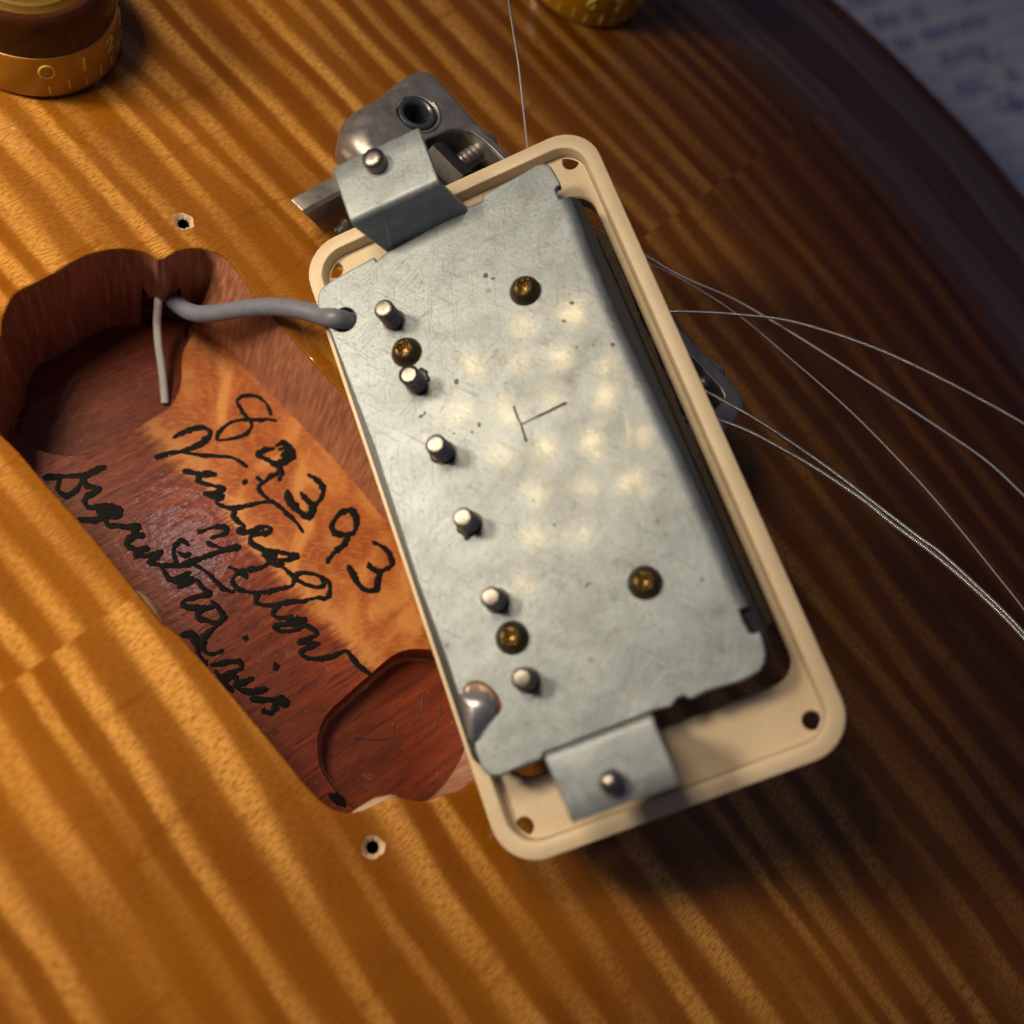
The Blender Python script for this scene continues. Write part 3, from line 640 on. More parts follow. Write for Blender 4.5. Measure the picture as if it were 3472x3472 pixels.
GWIRE = [(-13.22,84.78,-12.0),(-13.21,83.74,-13.0),(-13.2,82.28,-15.0),(-12.73,79.55,-17.0),(-12.11,77.18,-18.5),(-11.55,74.78,-20.0),(-11.05,72.02,-21.5)]
S1 = [(26.83,112.25,40.0),(28.46,112.98,36.0),(30.16,113.48,32.0),(31.98,112.65,28.0),(33.97,110.77,24.0),(35.81,107.97,20.0),(38.12,104.44,15.0),(39.57,103.08,12.0)]
S2 = [(41.75,93.4,16.4),(46.24,91.69,16.2),(55.33,88.39,16.0),(61.69,85.78,15.7),(70.44,83.53,15.4),(77.65,80.56,15.2),(85.02,77.15,15.0),(92.25,73.56,14.8),(105.6,66.79,14.5),(113.59,62.25,14.4),(119.64,57.35,14.2),(128.26,49.95,14.0)]
S3 = [(45.85,90.07,15.0),(50.01,88.93,15.0),(56.53,87.8,14.8),(63.8,85.51,14.5),(72.2,81.39,14.2),(79.63,76.07,14.0),(90.34,67.83,13.8),(100.71,58.1,13.5),(106.72,51.38,13.4),(112.63,44.28,13.2),(116.82,39.01,13.1),(122.13,31.11,13.0)]
S4 = [(49.25,76.14,17.0),(53.09,76.98,17.0),(55.69,77.62,17.0),(58.84,78.36,17.0),(64.22,79.13,17.0),(69.67,79.71,17.0),(78.27,80.16,17.0),(86.97,79.15,17.0),(95.82,77.23,17.0),(104.66,74.35,17.0),(111.75,71.67,17.0),(119.44,68.42,17.0),(130.2,63.24,17.0)]
S5 = [(54.36,69.05,17.0),(59.72,67.37,17.0),(63.46,66.23,17.0),(66.67,64.96,17.0),(71.24,62.93,17.0),(76.08,60.35,17.0),(83.24,56.19,17.0),(90.42,51.45,17.0),(96.39,47.47,17.0),(100.05,45.21,17.0),(104.71,41.37,17.0),(109.36,37.27,17.0),(112.36,34.24,17.0),(118.59,27.55,17.0)]
S6 = [(56.7,62.02,17.0),(59.45,61.43,17.0),(62.09,61.65,17.0),(65.22,61.84,17.0),(69.47,60.93,17.0),(73.47,59.42,17.0),(80.67,56.16,17.0),(87.9,52.14,17.0),(92.65,48.78,17.0),(97.47,45.78,17.0),(101.37,43.38,16.6),(105.25,40.55,16.4),(109.94,36.71,16.2),(113.14,33.73,16.0),(119.45,27.13,16.0)]
WORDS = [('NUT',(161.05,241.08)),('STRUC',(203.89,256.32)),('the',(168.96,235.66)),('10',(181.28,241.63)),('to',(175.89,229.47)),('decrums',(185.68,235.56)),('during',(190.56,227.27)),('/',(213.08,235.3)),('REC',(195.05,217.1)),('R',(215.28,227.58)),('GE',(208.14,214.77)),('on',(214.89,216.46))]

# ================================================================ the table under everything
g = Geo()
x0, x1, y0, y1 = -420, 520, -420, 560
g.add([(x0, y0, -60), (x1, y0, -60), (x1, y1, -60), (x0, y1, -60), (x0, y0, -75), (x1, y0, -75), (x1, y1, -75), (x0, y1, -75)],
      [(0, 1, 2, 3), (4, 5, 6, 7), (0, 1, 5, 4), (1, 2, 6, 5), (2, 3, 7, 6), (3, 0, 4, 7)])
M_table = plain('dark_bench_top', (0.09, 0.06, 0.045), 0.5, scale=0.05)
tag(mk('table', g.v, g.f, M_table, smooth=False), 'dark bench top under the guitar and paper', None, None, 'structure')

# ================================================================ guitar body
body = tag(empty('electric_guitar', (60, 60, -50)), 'glossy amber flame maple guitar body with an open pickup cavity', 'guitar')
BO = Vector((60, 60, -50))
outl = [tuple(q) for q in BODY_EDGE] + [(170, 2), (152, -40), (122, -78), (70, -108), (-10, -122), (-90, -95), (-125, -20), (-128, 70), (-105, 150), (-55, 205), (0, 222), (45, 216)]
OUT = ccw([tuple(q[:2]) for q in catmull([(q[0], q[1], 0) for q in outl], 5, True)])
ON = np.array(OUT)
def edge_dist(x, y):
    a = ON; b = np.roll(ON, -1, 0); d = b - a
    t = np.clip(((x - a[:, 0]) * d[:, 0] + (y - a[:, 1]) * d[:, 1]) / (d ** 2).sum(1), 0, 1)
    return float(np.sqrt(((a[:, 0] + t * d[:, 0] - x) ** 2 + (a[:, 1] + t * d[:, 1] - y) ** 2).min()))
KNOB_A, KNOB_B = (-34.46, 119.95), (53.9, 158.6)
def top_z(x, y):
    """the carve: flat middle, a shallow dish near the rim, a dimple worn round the knob"""
    d = edge_dist(x, y)
    t = min(1, d / 46.0)
    z = -7.0 * (1 - t * t * (3 - 2 * t))
    return z
CT = ccw([tuple(q[:2]) for q in catmull([(q[0], q[1], 0) for q in CAV_TOP], 3, True)])
CF = [tuple(q[:2]) for q in catmull([(q[0], q[1], 0) for q in CAV_FOOT], 3, True)]
if area2([q[:2] for q in CAV_TOP]) < 0: CF = CF[::-1]
CT1 = inset(CT, -0.30)
cusp = (CAV_TOP[12][0], CAV_TOP[12][1])
r5 = random.Random(21)
holes2 = []
for q in SCREW_HOLES:
    rad = [1.5 * r5.uniform(0.80, 1.12) for _ in range(20)]
    holes2.append([(q[0] + (rad[k] + rad[k - 1]) / 2 * math.cos(k * math.pi / 10), q[1] + (rad[k] + rad[k - 1]) / 2 * math.sin(k * math.pi / 10)) for k in range(20)])
extra = []
def near_loop(x, y, lp, dmin):
    return min((x - a) ** 2 + (y - b) ** 2 for a, b in lp) < dmin * dmin
sp = 3.2
for iy in range(int((225 + 125) / sp)):
    for ix in range(int((182 + 130) / sp)):
        x = -130 + ix * sp + (sp / 2 if iy % 2 else 0); y = -125 + iy * sp
        if not inside((x, y), OUT): continue
        if edge_dist(x, y) < 48.0: continue
        if inside((x, y), CT1) or near_loop(x, y, CT1, 1.0): continue
        if any(near_loop(x, y, hh, 1.0) or inside((x, y), hh) for hh in holes2): continue
        extra.append((x, y))
for dd in (0.7, 1.6, 2.8, 4.2, 6, 8, 10, 12.5, 15, 18, 21, 24, 27, 30, 33, 36, 39, 42, 45.5):
    for q in inset(OUT, dd):
        if inside(q, OUT) and abs(edge_dist(*q) - dd) < 0.4 and not inside(q, CT1) and not near_loop(q[0], q[1], CT1, 1.0): extra.append(q)
P2, tris = fill(OUT, [CT1] + holes2, extra)
g = Geo()
g.v = [(x, y, top_z(x, y)) for x, y in P2]
g.f = [tuple(t) for t in tris]
no, nc = len(OUT), len(CT1)
# rolled lip of the cavity
n0 = len(g.v); g.v += [(x, y, -0.10) for x, y in inset(CT, -0.10)]; bridge(g, no, n0, nc)
n1 = len(g.v); g.v += [(x, y, -0.40) for x, y in CT]; bridge(g, n0, n1, nc)
# rounded rim of the body
n2 = len(g.v); g.v += [(x, y, -7.35) for x, y in inset(OUT, -0.35)]; bridge(g, 0, n2, no)
n3 = len(g.v); g.v += [(x, y, -8.4) for x, y in inset(OUT, -0.6)]; bridge(g, n2, n3, no)
# keep the texture origin at the world origin: shift the mesh, not the object
def world_child(name, v, f, mat, angle=35, smooth=True):
    """child of the body whose object coordinates are the bench's own millimetres"""
    o = mk(name, v, f, mat, body, smooth=smooth, angle=angle)
    o.location = -BO * MM
    return o
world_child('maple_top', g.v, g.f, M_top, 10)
g = Geo()
for z, d in ((-8.4, -0.6), (-10, -0.6), (-46, -0.6), (-50, 2.5)):
    n = len(g.v); g.v += [(x, y, z) for x, y in inset(OUT, d)]
    if z < -8.4: bridge(g, n - no, n, no)
pb, tb = fill(inset(OUT, 2.5))
b0 = len(g.v) - no
g.f += [tuple(b0 + i for i in t) for t in tb if max(t) < no]
world_child('body_side', g.v, g.f, M_side)

# cavity walls, drafted where the router left them so; an opening at the inner corner lets the wires out
g = Geo(); rows = 5
for k in range(rows + 1):
    t = k / rows
    for i in range(nc):
        a, b = CT[i], CF[i]
        zb = -24.0; s_ = t * 24.0 / 18.0
        dcu = math.hypot(a[0] - cusp[0], a[1] - cusp[1])
        if dcu < 3.6: s_ = t * (11.8 + 0.9 * math.sin(i * 2.1) - 1.2 * max(0, dcu - 2.0)) / 18.0
        s2 = min(s_, 1.15)
        g.v.append((a[0] + (b[0] - a[0]) * s2, a[1] + (b[1] - a[1]) * s2, -0.4 - 17.6 * s_))
    if k: bridge(g, (k - 1) * nc, k * nc, nc)
world_child('cavity_wall', g.v, g.f, M_wall, 50)
# dark wiring tunnel behind that opening
tn = Geo()
nrm = Vector((cusp[0], cusp[1], 0)) - Vector((sum(q[0] for q in CT) / nc, sum(q[1] for q in CT) / nc, 0)); nrm.normalize()
c0 = Vector((cusp[0], cusp[1], -17)) + nrm * 4.4
lathe(tn, c0, [(5.6, 0), (5.6, 10), (0.1, 10.2)], 20, axis=nrm, cap=False)
world_child('wire_tunnel', tn.v, tn.f, M_void)

PT = ccw([tuple(q[:2]) for q in catmull([(q[0], q[1], 0) for q in POCKET_TOP], 3, True)])
PL = ccw([tuple(q[:2]) for q in catmull([(q[0], q[1], 0) for q in POCKET_LOW], 3, True)])
FO = inset(CF, -3.0)
fx = [(x * 1.6, y * 1.6) for x in range(-30, 40) for y in range(-10, 70) if inside((x * 1.6, y * 1.6), FO) and not inside((x * 1.6, y * 1.6), PT) and not inside((x * 1.6, y * 1.6), PL)]
P2, tris = fill(FO, [PT, PL], fx)
world_child('cavity_floor', [(x, y, -18) for x, y in P2], tris, M_floor)
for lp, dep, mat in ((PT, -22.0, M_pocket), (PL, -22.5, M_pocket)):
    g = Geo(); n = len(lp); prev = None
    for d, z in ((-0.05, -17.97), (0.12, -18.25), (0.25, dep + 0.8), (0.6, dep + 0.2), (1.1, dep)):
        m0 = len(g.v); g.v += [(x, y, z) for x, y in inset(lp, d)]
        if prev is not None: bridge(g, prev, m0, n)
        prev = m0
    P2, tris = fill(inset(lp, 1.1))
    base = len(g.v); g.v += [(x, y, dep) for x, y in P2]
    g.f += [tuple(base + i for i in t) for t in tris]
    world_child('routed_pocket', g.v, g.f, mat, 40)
# handwriting on the floor, in marker, and faint pencil in the deep pocket
g = Geo(); r2 = random.Random(3)
for i, (w, pts) in enumerate(INK):
    ribbon(g, pts, 0.45 * w, -17.985 + 0.004 * (i % 5), 0.022, 0.24, r2, 6)
world_child('marker_writing', g.v, g.f, M_ink, 80)
g = Geo()
for pts in PENCIL: ribbon(g, pts, 0.16, -22.49, 0.03, 0.4, r2, 6)
world_child('pencil_mark', g.v, g.f, M_pencil, 80)
for a, b in ((CHIP_A, CHIP_A2), (CHIP_B, CHIP_B2)):
    g = Geo(); n = len(a); mid = [((p[0] + q[0]) / 2, (p[1] + q[1]) / 2, p[2] - 0.35) for p, q in zip(a, b)]
    und = [(q[0], q[1], -4.0) for q in b]
    for rw in (a, mid, b, und): g.v += [tuple(q) for q in rw]
    for k in range(3): bridge(g, k * n, (k + 1) * n, n, closed=False)
    world_child('bare_wood_chip', g.v, g.f, M_rawwood, 60)
# dust and crumbs left in the routed wood
g = Geo(); r4 = random.Random(11)
allx = [q[0] for q in CF]; ally = [q[1] for q in CF]
cnt = 0
while cnt < 210:
    x, y = r4.uniform(min(allx), max(allx)), r4.uniform(min(ally), max(ally))
    if not inside((x, y), inset(CF, 0.6)): continue
    z = -22.0 if inside((x, y), PT) else (-22.5 if inside((x, y), PL) else -18.0)
    if r4.random() < 0.5 and abs((x - FLOOR_P[0]) * FLOOR_N[0] + (y - FLOOR_P[1]) * FLOOR_N[1]) > 9: continue
    s0 = r4.uniform(0.03, 0.085) if r4.random() < 0.93 else r4.uniform(0.10, 0.18)
    vv = [(x + s0 * r4.uniform(.6, 1.3) * math.cos(k * 2.1 + x), y + s0 * r4.uniform(.6, 1.3) * math.sin(k * 2.1 + x), z + 0.02) for k in range(3)] + [(x, y, z + s0 * 1.3)]
    g.add(vv, [(0, 1, 2), (0, 1, 3), (1, 2, 3), (2, 0, 3)]); cnt += 1
M_dust = plain('pale_dust', (0.60, 0.52, 0.48), 0.5)
tag(world_child('dust', g.v, g.f, M_dust, smooth=False), None, None, None, 'stuff')
# torn pale chip at the low edge of the cavity and the two screw holes
for hh, q in zip(holes2, SCREW_HOLES):
    g = Geo()
    prev = None
    for f, z in ((1.03, 0.03), (0.97, 0.0), (0.86, -0.16), (0.66, -0.34), (0.50, -0.55)):
        m0 = len(g.v)
        for k, (x, y) in enumerate(hh):
            dx, dy = x - q[0], y - q[1]; L = math.hypot(dx, dy)
            rr_ = L * f if f > 0.6 else 0.80
            jz = z * (1 + 0.5 * math.sin(k * 2.3 + q[0]))
            g.v.append((q[0] + dx / L * rr_, q[1] + dy / L * rr_, jz))
        if prev is not None: bridge(g, prev, m0, 20)
        prev = m0
    hl = world_child('screw_hole', g.v, g.f, M_rawwood)
    g2 = Geo(); lathe(g2, (q[0], q[1], 0), [(0.80, -0.5), (0.80, -9), (0.05, -9.5)], 16, cap=False)
    world_child('hole_bore', g2.v, g2.f, M_void).parent = hl
for o in [o for o in scn.objects if o.name.startswith('hole_bore')]: o.location = (0, 0, 0)

# ================================================================ notebook page
pg = tag(empty('notebook_page', (185, 225, -60)), 'lined white notebook page with blue handwriting beyond the body rim', 'paper')
pd, pn = Vector((0.876, 0.482, 0)), Vector((-0.482, 0.876, 0))
pc = Vector((195, 225, -59.0))
M_paper = plain('white_notebook_paper', (0.74, 0.74, 0.76), 0.7, var=0.04, scale=0.1)
M_rule = plain('pale_blue_rule', (0.40, 0.43, 0.62), 0.7)
M_pen = plain('blue_pen_ink', (0.15, 0.18, 0.46), 0.5)
PGO = Vector((185, 225, -60))
g = Geo()
nx, ny = 10, 14
for z in (0.0, -0.6):
    for j in range(ny + 1):
        for i in range(nx + 1):
            p = pc + pd * (-115 + 230 * i / nx) + pn * (-150 + 300 * j / ny)
            g.v.append((p.x, p.y, -59.0 + z + (0.0)))
for lay in (0, 1):
    o_ = lay * (nx + 1) * (ny + 1)
    for j in range(ny):
        for i in range(nx):
            a = o_ + j * (nx + 1) + i
            g.f.append((a, a + 1, a + nx + 2, a + nx + 1))
mk('sheet', g.v, g.f, M_paper, pg, smooth=False).location = -PGO * MM
lines = []
for k in range(-16, 16):
    p = pc + pn * (k * 7.4 + 2.0)
    a, b = p - pd * 114, p + pd * 114
    w = pn * 0.22
    lv = [tuple(q + Vector((0, 0, 0.06))) for q in (a - w, b - w, b + w, a + w)]
    lo = mk('ruled_line', lv, [(0, 1, 2, 3)], M_rule, pg, smooth=False); lo.location = -PGO * MM
for txt, q in WORDS:
    cu = bpy.data.curves.new('word', 'FONT'); cu.body = txt; cu.size = 9.0 * MM; cu.shear = 0.25
    cu.offset = 0.00010; cu.space_character = 0.95; cu.resolution_u = 3
    tmp = bpy.data.objects.new('word', cu); scn.collection.objects.link(tmp)
    me = bpy.data.meshes.new_from_object(tmp.evaluated_get(bpy.context.evaluated_depsgraph_get()))
    bpy.data.objects.remove(tmp)
    me.materials.clear(); me.materials.append(M_pen); me.name = 'handwriting'
    o = bpy.data.objects.new('handwriting', me); scn.collection.objects.link(o)
    o.parent = pg
    o.location = (Vector((q[0], q[1], -58.9)) - PGO) * MM
    o.rotation_euler = (0, 0, math.radians(28.8))

# ================================================================ pickup mounting ring
ring = tag(empty('pickup_ring', RING_O, RING_AX), 'cream plastic pickup mounting ring lying back side up', 'pickup ring')
RL = lambda d, r_: rrect(d, -89.5 + d, 44.45 - d, -d, r_)
g = Geo(); prev = None
prof = [(0.9, 5.0, -4.6), (0.10, 5.5, -0.7), (0.0, 5.6, -0.25), (0.06, 5.55, -0.07), (0.24, 5.4, 0), (1.86, 4.0, 0), (1.97, 3.9, -0.05), (2.04, 3.85, -0.16), (2.14, 3.75, -1.6), (2.25, 3.65, -1.9), (2.5, 3.4, -2.0)]
nr = len(RL(0, 5))
for d, r_, c in prof:
    n0 = len(g.v); g.v += [(x, y, c) for x, y in RL(d, r_)]
    if prev is not None: bridge(g, prev, n0, nr)
    prev = n0
win = rrect(3.6, -79.9, 41.2, -8.8, 3.2)
rh = [circle(x, y, 1.12, 20) for x, y in ((3.75, -3.85), (40.55, -3.6), (40.45, -85.2), (3.55, -85.2))]
capouter = [q[:2] for q in g.v[prev:prev + nr]]
def grow(lp, d): return inset(ccw(lp), -d)
lips = [grow(win, 0.25)] + [grow(hh, 0.15) for hh in rh]
P2, tris = fill(capouter, lips)
base = len(g.v); g.v += [(x, y, -2.0) for x, y in P2]
g.f += [tuple(base + i for i in t) for t in tris]
k = base + nr; low = []
for lp, src in zip(lips, [win] + rh):
    n = len(lp); src = ccw(src)
    n0 = len(g.v); g.v += [(x, y, -2.22) for x, y in src]; bridge(g, k, n0, n)
    if src is not lips[0] and n == 20:
        n1 = len(g.v); g.v += [(x, y, -3.2) for x, y in src]; bridge(g, n0, n1, n); n0 = n1
        src = grow(src, 1.1)
        n1 = len(g.v); g.v += [(x, y, -3.25) for x, y in src]; bridge(g, n0, n1, n); n0 = n1
    n1 = len(g.v); g.v += [(x, y, -4.6) for x, y in src]; bridge(g, n0, n1, n)
    low.append((n1, src)); k += n
P2, tris = fill([q[:2] for q in g.v[0:nr]], [q for _, q in low])
base = len(g.v); g.v += [(x, y, -4.6) for x, y in P2]
g.f += [tuple(base + i for i in t) for t in tris]
mk('ring_frame', g.v, g.f, M_cream, ring, angle=40)
g = Geo(); tube(g, [(x, y, -1.93) for x, y in RL(2.27, 3.6)], 0.07, 6, closed=True)
M_line = plain('grime_in_corner', (0.22, 0.12, 0.05), 0.8, var=0.4)
mk('grime_line', g.v, g.f, M_line, ring, angle=80)

# ================================================================ humbucker pickup
RM = Matrix.Identity(4)
for i, ax in enumerate(RING_AX):
    for k in range(3): RM[k][i] = ax[k]
def ring_w(p):
    return Vector(RING_O) + RM.to_3x3() @ Vector(p)
pk = tag(empty('humbucker_pickup', ring_w((20, -43, -12)), RING_AX), 'humbucker pickup lying face down with its worn metal baseplate showing', 'pickup')
PKO = Vector((20, -43, -12))
def pp(name, v, f, mat, parent=pk, angle=35, smooth=True):
    o = mk(name, v, f, mat, parent, smooth=smooth, angle=angle)
    o.location = -PKO * MM if parent is pk else (0, 0, 0)
    return o
T = 1.3
hole_c = circle(CABLE_HOLE[0][0], CABLE_HOLE[0][1], 1.75, 24)
pl = [q[:2] for q in PLATE]
pole_holes = [circle(q[0], q[1], 1.55 if i else 1.5, 20) for i, q in enumerate(POLES)]
brass_holes = [circle(q[0], q[1], 2.02, 24) for q in BRASS]
g = solid(pl, [hole_c] + brass_holes, 4.0, 4.0 - T, 0.28, 0.1, 0.16, 3)
pp('base_plate', g.v, g.f, M_plate, angle=11)
g2 = Geo()
# long right-hand edge folded down
YA, YB = -11.9, -70.6
ys = [YA + i * (YB - YA) / 24 for i in range(25)]
def ex(y):   # where the fold begins, read off the plate outline
    best = None
    lp = pl
    for i in range(len(lp)):
        (xa, ya), (xb, yb) = lp[i], lp[(i + 1) % len(lp)]
        if (ya - y) * (yb - y) <= 0 and abs(ya - yb) > 1e-6:
            x = xa + (xb - xa) * (y - ya) / (yb - ya)
            best = x if best is None else max(best, x)
    return best

arc = [(-0.35, 0.0), (0.0, -0.012), (0.45, -0.10), (0.9, -0.36), (1.3, -0.80), (1.52, -1.35), (1.6, -2.0), (1.62, -5.2), (0.5, -5.2), (0.45, -2.0), (-0.35, -1.2)]
b0 = len(g2.v)
for y in ys:
    x = ex(y)
    for dx, dz in arc: g2.v.append((x + dx, y, 4.0 + dz + 0.003))
na = len(arc)
for i in range(len(ys) - 1): bridge(g2, b0 + i * na, b0 + (i + 1) * na, na)
g2.f += [tuple(b0 + k for k in range(na)), tuple(b0 + (len(ys) - 1) * na + k for k in range(na))]
pp('folded_edge', g2.v, g2.f, M_plate, angle=50)

def leg(path, name):
    """bent strip: path of (y, z, x_left, x_right) along its upper face"""
    th = 1.25; g = Geo(); P_ = [Vector((0, y, z)) for y, z, _, _ in path]; N = len(path)
    ring_n = 8
    for i in range(N):
        d = (P_[min(i + 1, N - 1)] - P_[max(i - 1, 0)]).normalized()
        nrm = Vector((0, -d.z, d.y))
        if leg_flip: nrm = -nrm
        y, z, xl, xr = path[i]; b = 0.18
        for x, o_ in ((xl + b, 0), (xr - b, 0), (xr, b), (xr, th - b), (xr - b, th), (xl + b, th), (xl, th - b), (xl, b)):
            q = P_[i] - nrm * o_
            g.v.append((x, q.y, q.z))
        if i: bridge(g, (i - 1) * ring_n, i * ring_n, ring_n)
    g.f += [tuple(range(ring_n)), tuple((N - 1) * ring_n + k for k in range(ring_n))]
    return pp(name, g.v, g.f, M_plate, angle=38)
def legpath(sgn, yb, yf, yt, zt, base_l, base_r, fold_l, fold_r, tip_l, tip_r, rad=1.0):
    out = []
    for t in (0, 0.35, 0.7, 1.0):
        z = 2.9 + (zt - rad - 2.9) * t; y = yb + (yf - yb) * t
        out.append((y, z, base_l + (fold_l - base_l) * t, base_r + (fold_r - base_r) * t))
    for k in range(1, 6):
        a = math.pi / 2 * k / 5
        out.append((yf + sgn * rad * (1 - math.cos(a)), zt - rad + rad * math.sin(a), fold_l, fold_r))
    for t in (0.3, 0.65, 0.97, 1.0):
        y = yf + sgn * rad + (yt - yf - sgn * rad) * t
        out.append((y, zt - (0.12 if t == 1.0 else 0), fold_l + (tip_l - fold_l) * t, fold_r + (tip_r - fold_r) * t))
    return out
leg_flip = False
LA = legpath(1, -8.0, -7.0, 1.9, 11.5, 12.6, 25.3, 10.69, 23.4, 10.71, 23.5)
# the upper face must be the one turned to the viewer
leg_flip = False
leg_a = leg(LA, 'mounting_leg')
leg_flip = True
LB = legpath(-1, -78.3, -78.45, -86.5, 11.5, 10.3, 23.6, 11.24, 24.0, 11.68, 24.2)
leg_b = leg(LB, 'mounting_leg')

def thread(g, cen, r0, z0, z1, pitch, axis=(0, 0, 1), n=22, tip=None, depth=0.16):
    prof = []; z = z0
    while z < z1 - 0.25:
        prof += [(r0 - depth, z), (r0, z + pitch * 0.38), (r0, z + pitch * 0.55), (r0 - depth, z + pitch * 0.95)]
        z += pitch
    prof += tip or [(r0 - 0.12, z1 - 0.22), (r0 - 0.32, z1 - 0.04), (r0 - 0.5, z1), (0.05, z1 + 0.02)]
    return lathe(g, cen, prof, n, axis)
for i, (q, lg) in enumerate(zip(LEG_SCREWS, (leg_a, leg_b))):
    g = Geo()
    if i == 0: thread(g, (q[0], q[1], 0), 1.52, 2.0, 13.2, 0.62, tip=[(1.40, 13.05), (1.2, 13.3), (0.5, 13.36), (0.05, 13.36)])
    else: thread(g, (q[0], q[1], 0), 1.42, 2.0, 11.8, 0.62, tip=[(1.42, 11.9), (1.40, 12.5), (1.22, 13.1), (0.8, 13.5), (0.3, 13.65), (0.04, 13.67)], depth=0.1)
    s_ = pp('height_screw', g.v, g.f, M_dsteel, lg, angle=50)
    s_.location = (0, 0, 0)
for i, q in enumerate(POLES):
    g = Geo()
    hz = (8.4, 8.0, 8.3, 7.9, 7.6, 7.5)[i]
    thread(g, (q[0], q[1], 0), 1.36, 3.2, hz - 0.3, 0.85, depth=0.30, tip=[(1.34, hz - 0.55), (1.28, hz - 0.42)])
    s_ = pp('pole_screw', g.v, g.f, M_dsteel, angle=40)
    g = Geo(); lathe(g, (q[0], q[1], 0), [(1.28, hz - 0.43), (1.22, hz - 0.30), (1.08, hz - 0.16), (0.98, hz - 0.14), (0.92, hz - 0.02), (0.5, hz + 0.03), (0.03, hz + 0.02)], 22, cap=False)
    tp = pp('screw_tip', g.v, g.f, M_steel, angle=40); tp.parent = s_; tp.location = (0, 0, 0)
    shaft = Geo(); lathe(shaft, (q[0], q[1], 0), [(1.72, 3.9), (1.62, 4.02), (1.50, 4.05), (1.30, 4.05)], 22, cap=False)
    w_ = pp('screw_rim', shaft.v, shaft.f, M_grime); w_.parent = s_; w_.location = (0, 0, 0)
for i, q in enumerate(BRASS):
    g = Geo(); zt = 5.55
    star = lambda t, k: 1.0
    prof = [(1.98, 3.0), (1.98, 4.05), (1.90, 4.45), (1.68, 4.92), (1.36, 5.28), (1.05, 5.46), (0.96, 5.47), (0.84, 5.25), (0.66, 4.75), (0.3, 4.45), (0.03, 4.4)]
    ph = i * 0.7
    md = lambda t, k: 1.0 if k < 6 else 1.0 + 0.22 * math.cos(4 * t + ph) * (1 if k < 10 else 0)
    lathe(g, (q[0], q[1], 0), prof[:7], 36, mod=md, cap=False)
    s_ = pp('bobbin_screw', g.v, g.f, M_brass, angle=50)
    g = Geo(); lathe(g, (q[0], q[1], 0), prof[6:], 36, mod=lambda t, k: 1.0 + 0.22 * math.cos(4 * t + ph) * (1 if 0 <= k < 4 else 0), cap=False)
    r_ = pp('cross_recess', g.v, g.f, M_gold, angle=30); r_.parent = s_; r_.location = (0, 0, 0)
# scribed letter, solder and flux
for nm, pts in (('scribed_stroke', T_BAR), ('scribed_stroke', T_STEM)):
    g = Geo(); ribbon(g, [q[:2] for q in pts], 0.18, 4.02, 0.03, 0.25, rng, 5)
    pp(nm, g.v, g.f, M_scribe, angle=80)
g = Geo(); dome(g, [q[:2] for q in catmull(FLUX, 2, True)], (4.4, -69.6), 0.35, 4.0, 5, 0.5); 
fl = pp('flux_residue', g.v, g.f, M_flux, angle=80)
sc_ = (sum(q[0] for q in SOLDER) / len(SOLDER) + 0.1, sum(q[1] for q in SOLDER) / len(SOLDER) + 0.6)
g = Geo(); dome(g, [q[:2] for q in catmull(SOLDER, 3, True)], sc_, 1.9, 4.0, 9, 0.5)
dome(g, circle(sc_[0] + 1.9, sc_[1] + 0.1, 0.75, 20), (sc_[0] + 1.9, sc_[1] + 0.1), 0.7, 4.0, 6, 0.5)
pp('solder_blob', g.v, g.f, M_solder, angle=80)
# black wax squeezed up round some of the pole screws
for cx, cy, r_, sd in ((POLES[1][0] + 0.3, POLES[1][1] + 0.7, 1.7, 1), (POLES[2][0] - 0.5, POLES[2][1] + 0.4, 1.75, 2), (POLES[3][0] - 0.4, POLES[3][1] - 0.1, 1.6, 3), (POLES[3][0] - 1.0, POLES[3][1] - 1.5, 0.45, 4)):
    rr = random.Random(sd)
    lp = [(cx + r_ * (1 + rr.uniform(-.16, .1)) * math.cos(a * math.pi / 10), cy + r_ * (1 + rr.uniform(-.16, .1)) * math.sin(a * math.pi / 10)) for a in range(20)]
    g = Geo(); dome(g, lp, (cx, cy), 0.22, 4.0, 4, 0.5); pp('wax_smear', g.v, g.f, M_grime, angle=80)
M_stain = plain('brown_stain', (0.10, 0.08, 0.06), 0.6, var=0.4, scale=3)
for q, r_, kd in STAINS:
    rr = random.Random(int(q[0] * 100)); el = rr.uniform(0.45, 0.9); an = rr.uniform(0, 3)
    lp = []
    for k in range(14):
        a = k * 2 * math.pi / 14; ra = r_ * rr.uniform(0.7, 1.15)
        x, y = ra * math.cos(a), ra * el * math.sin(a)
        lp.append((q[0] + x * math.cos(an) - y * math.sin(an), q[1] + x * math.sin(an) + y * math.cos(an)))
    g = Geo(); dome(g, lp, q, 0.03, 4.0, 3, 0.5, 0.05); pp('stain', g.v, g.f, M_scribe if kd else M_stain, angle=80)
# bobbins and tape under the plate
g = solid(rrect(1.2, -77.0, 39.4, -11.2, 1.8), [], 2.69, -2.0, 0.1, 0, segs=2)
pp('bobbin', g.v, g.f, M_black)
g = solid(rrect(0.9, -74.6, 40.4, -15.5, 2.4), [], -2.05, -11.5, 0.5, 0.3, segs=3)
pp('coil_tape', g.v, g.f, M_tape)
g = Geo()
tube(g, [(40.15, y, -0.2 - 0.25 * math.sin(y * 0.4)) for y in range(-73, -16, 2)], lambda i: 0.55 + 0.08 * math.sin(i * 1.7), 8)
pp('tape_edge', g.v, g.f, M_tape)

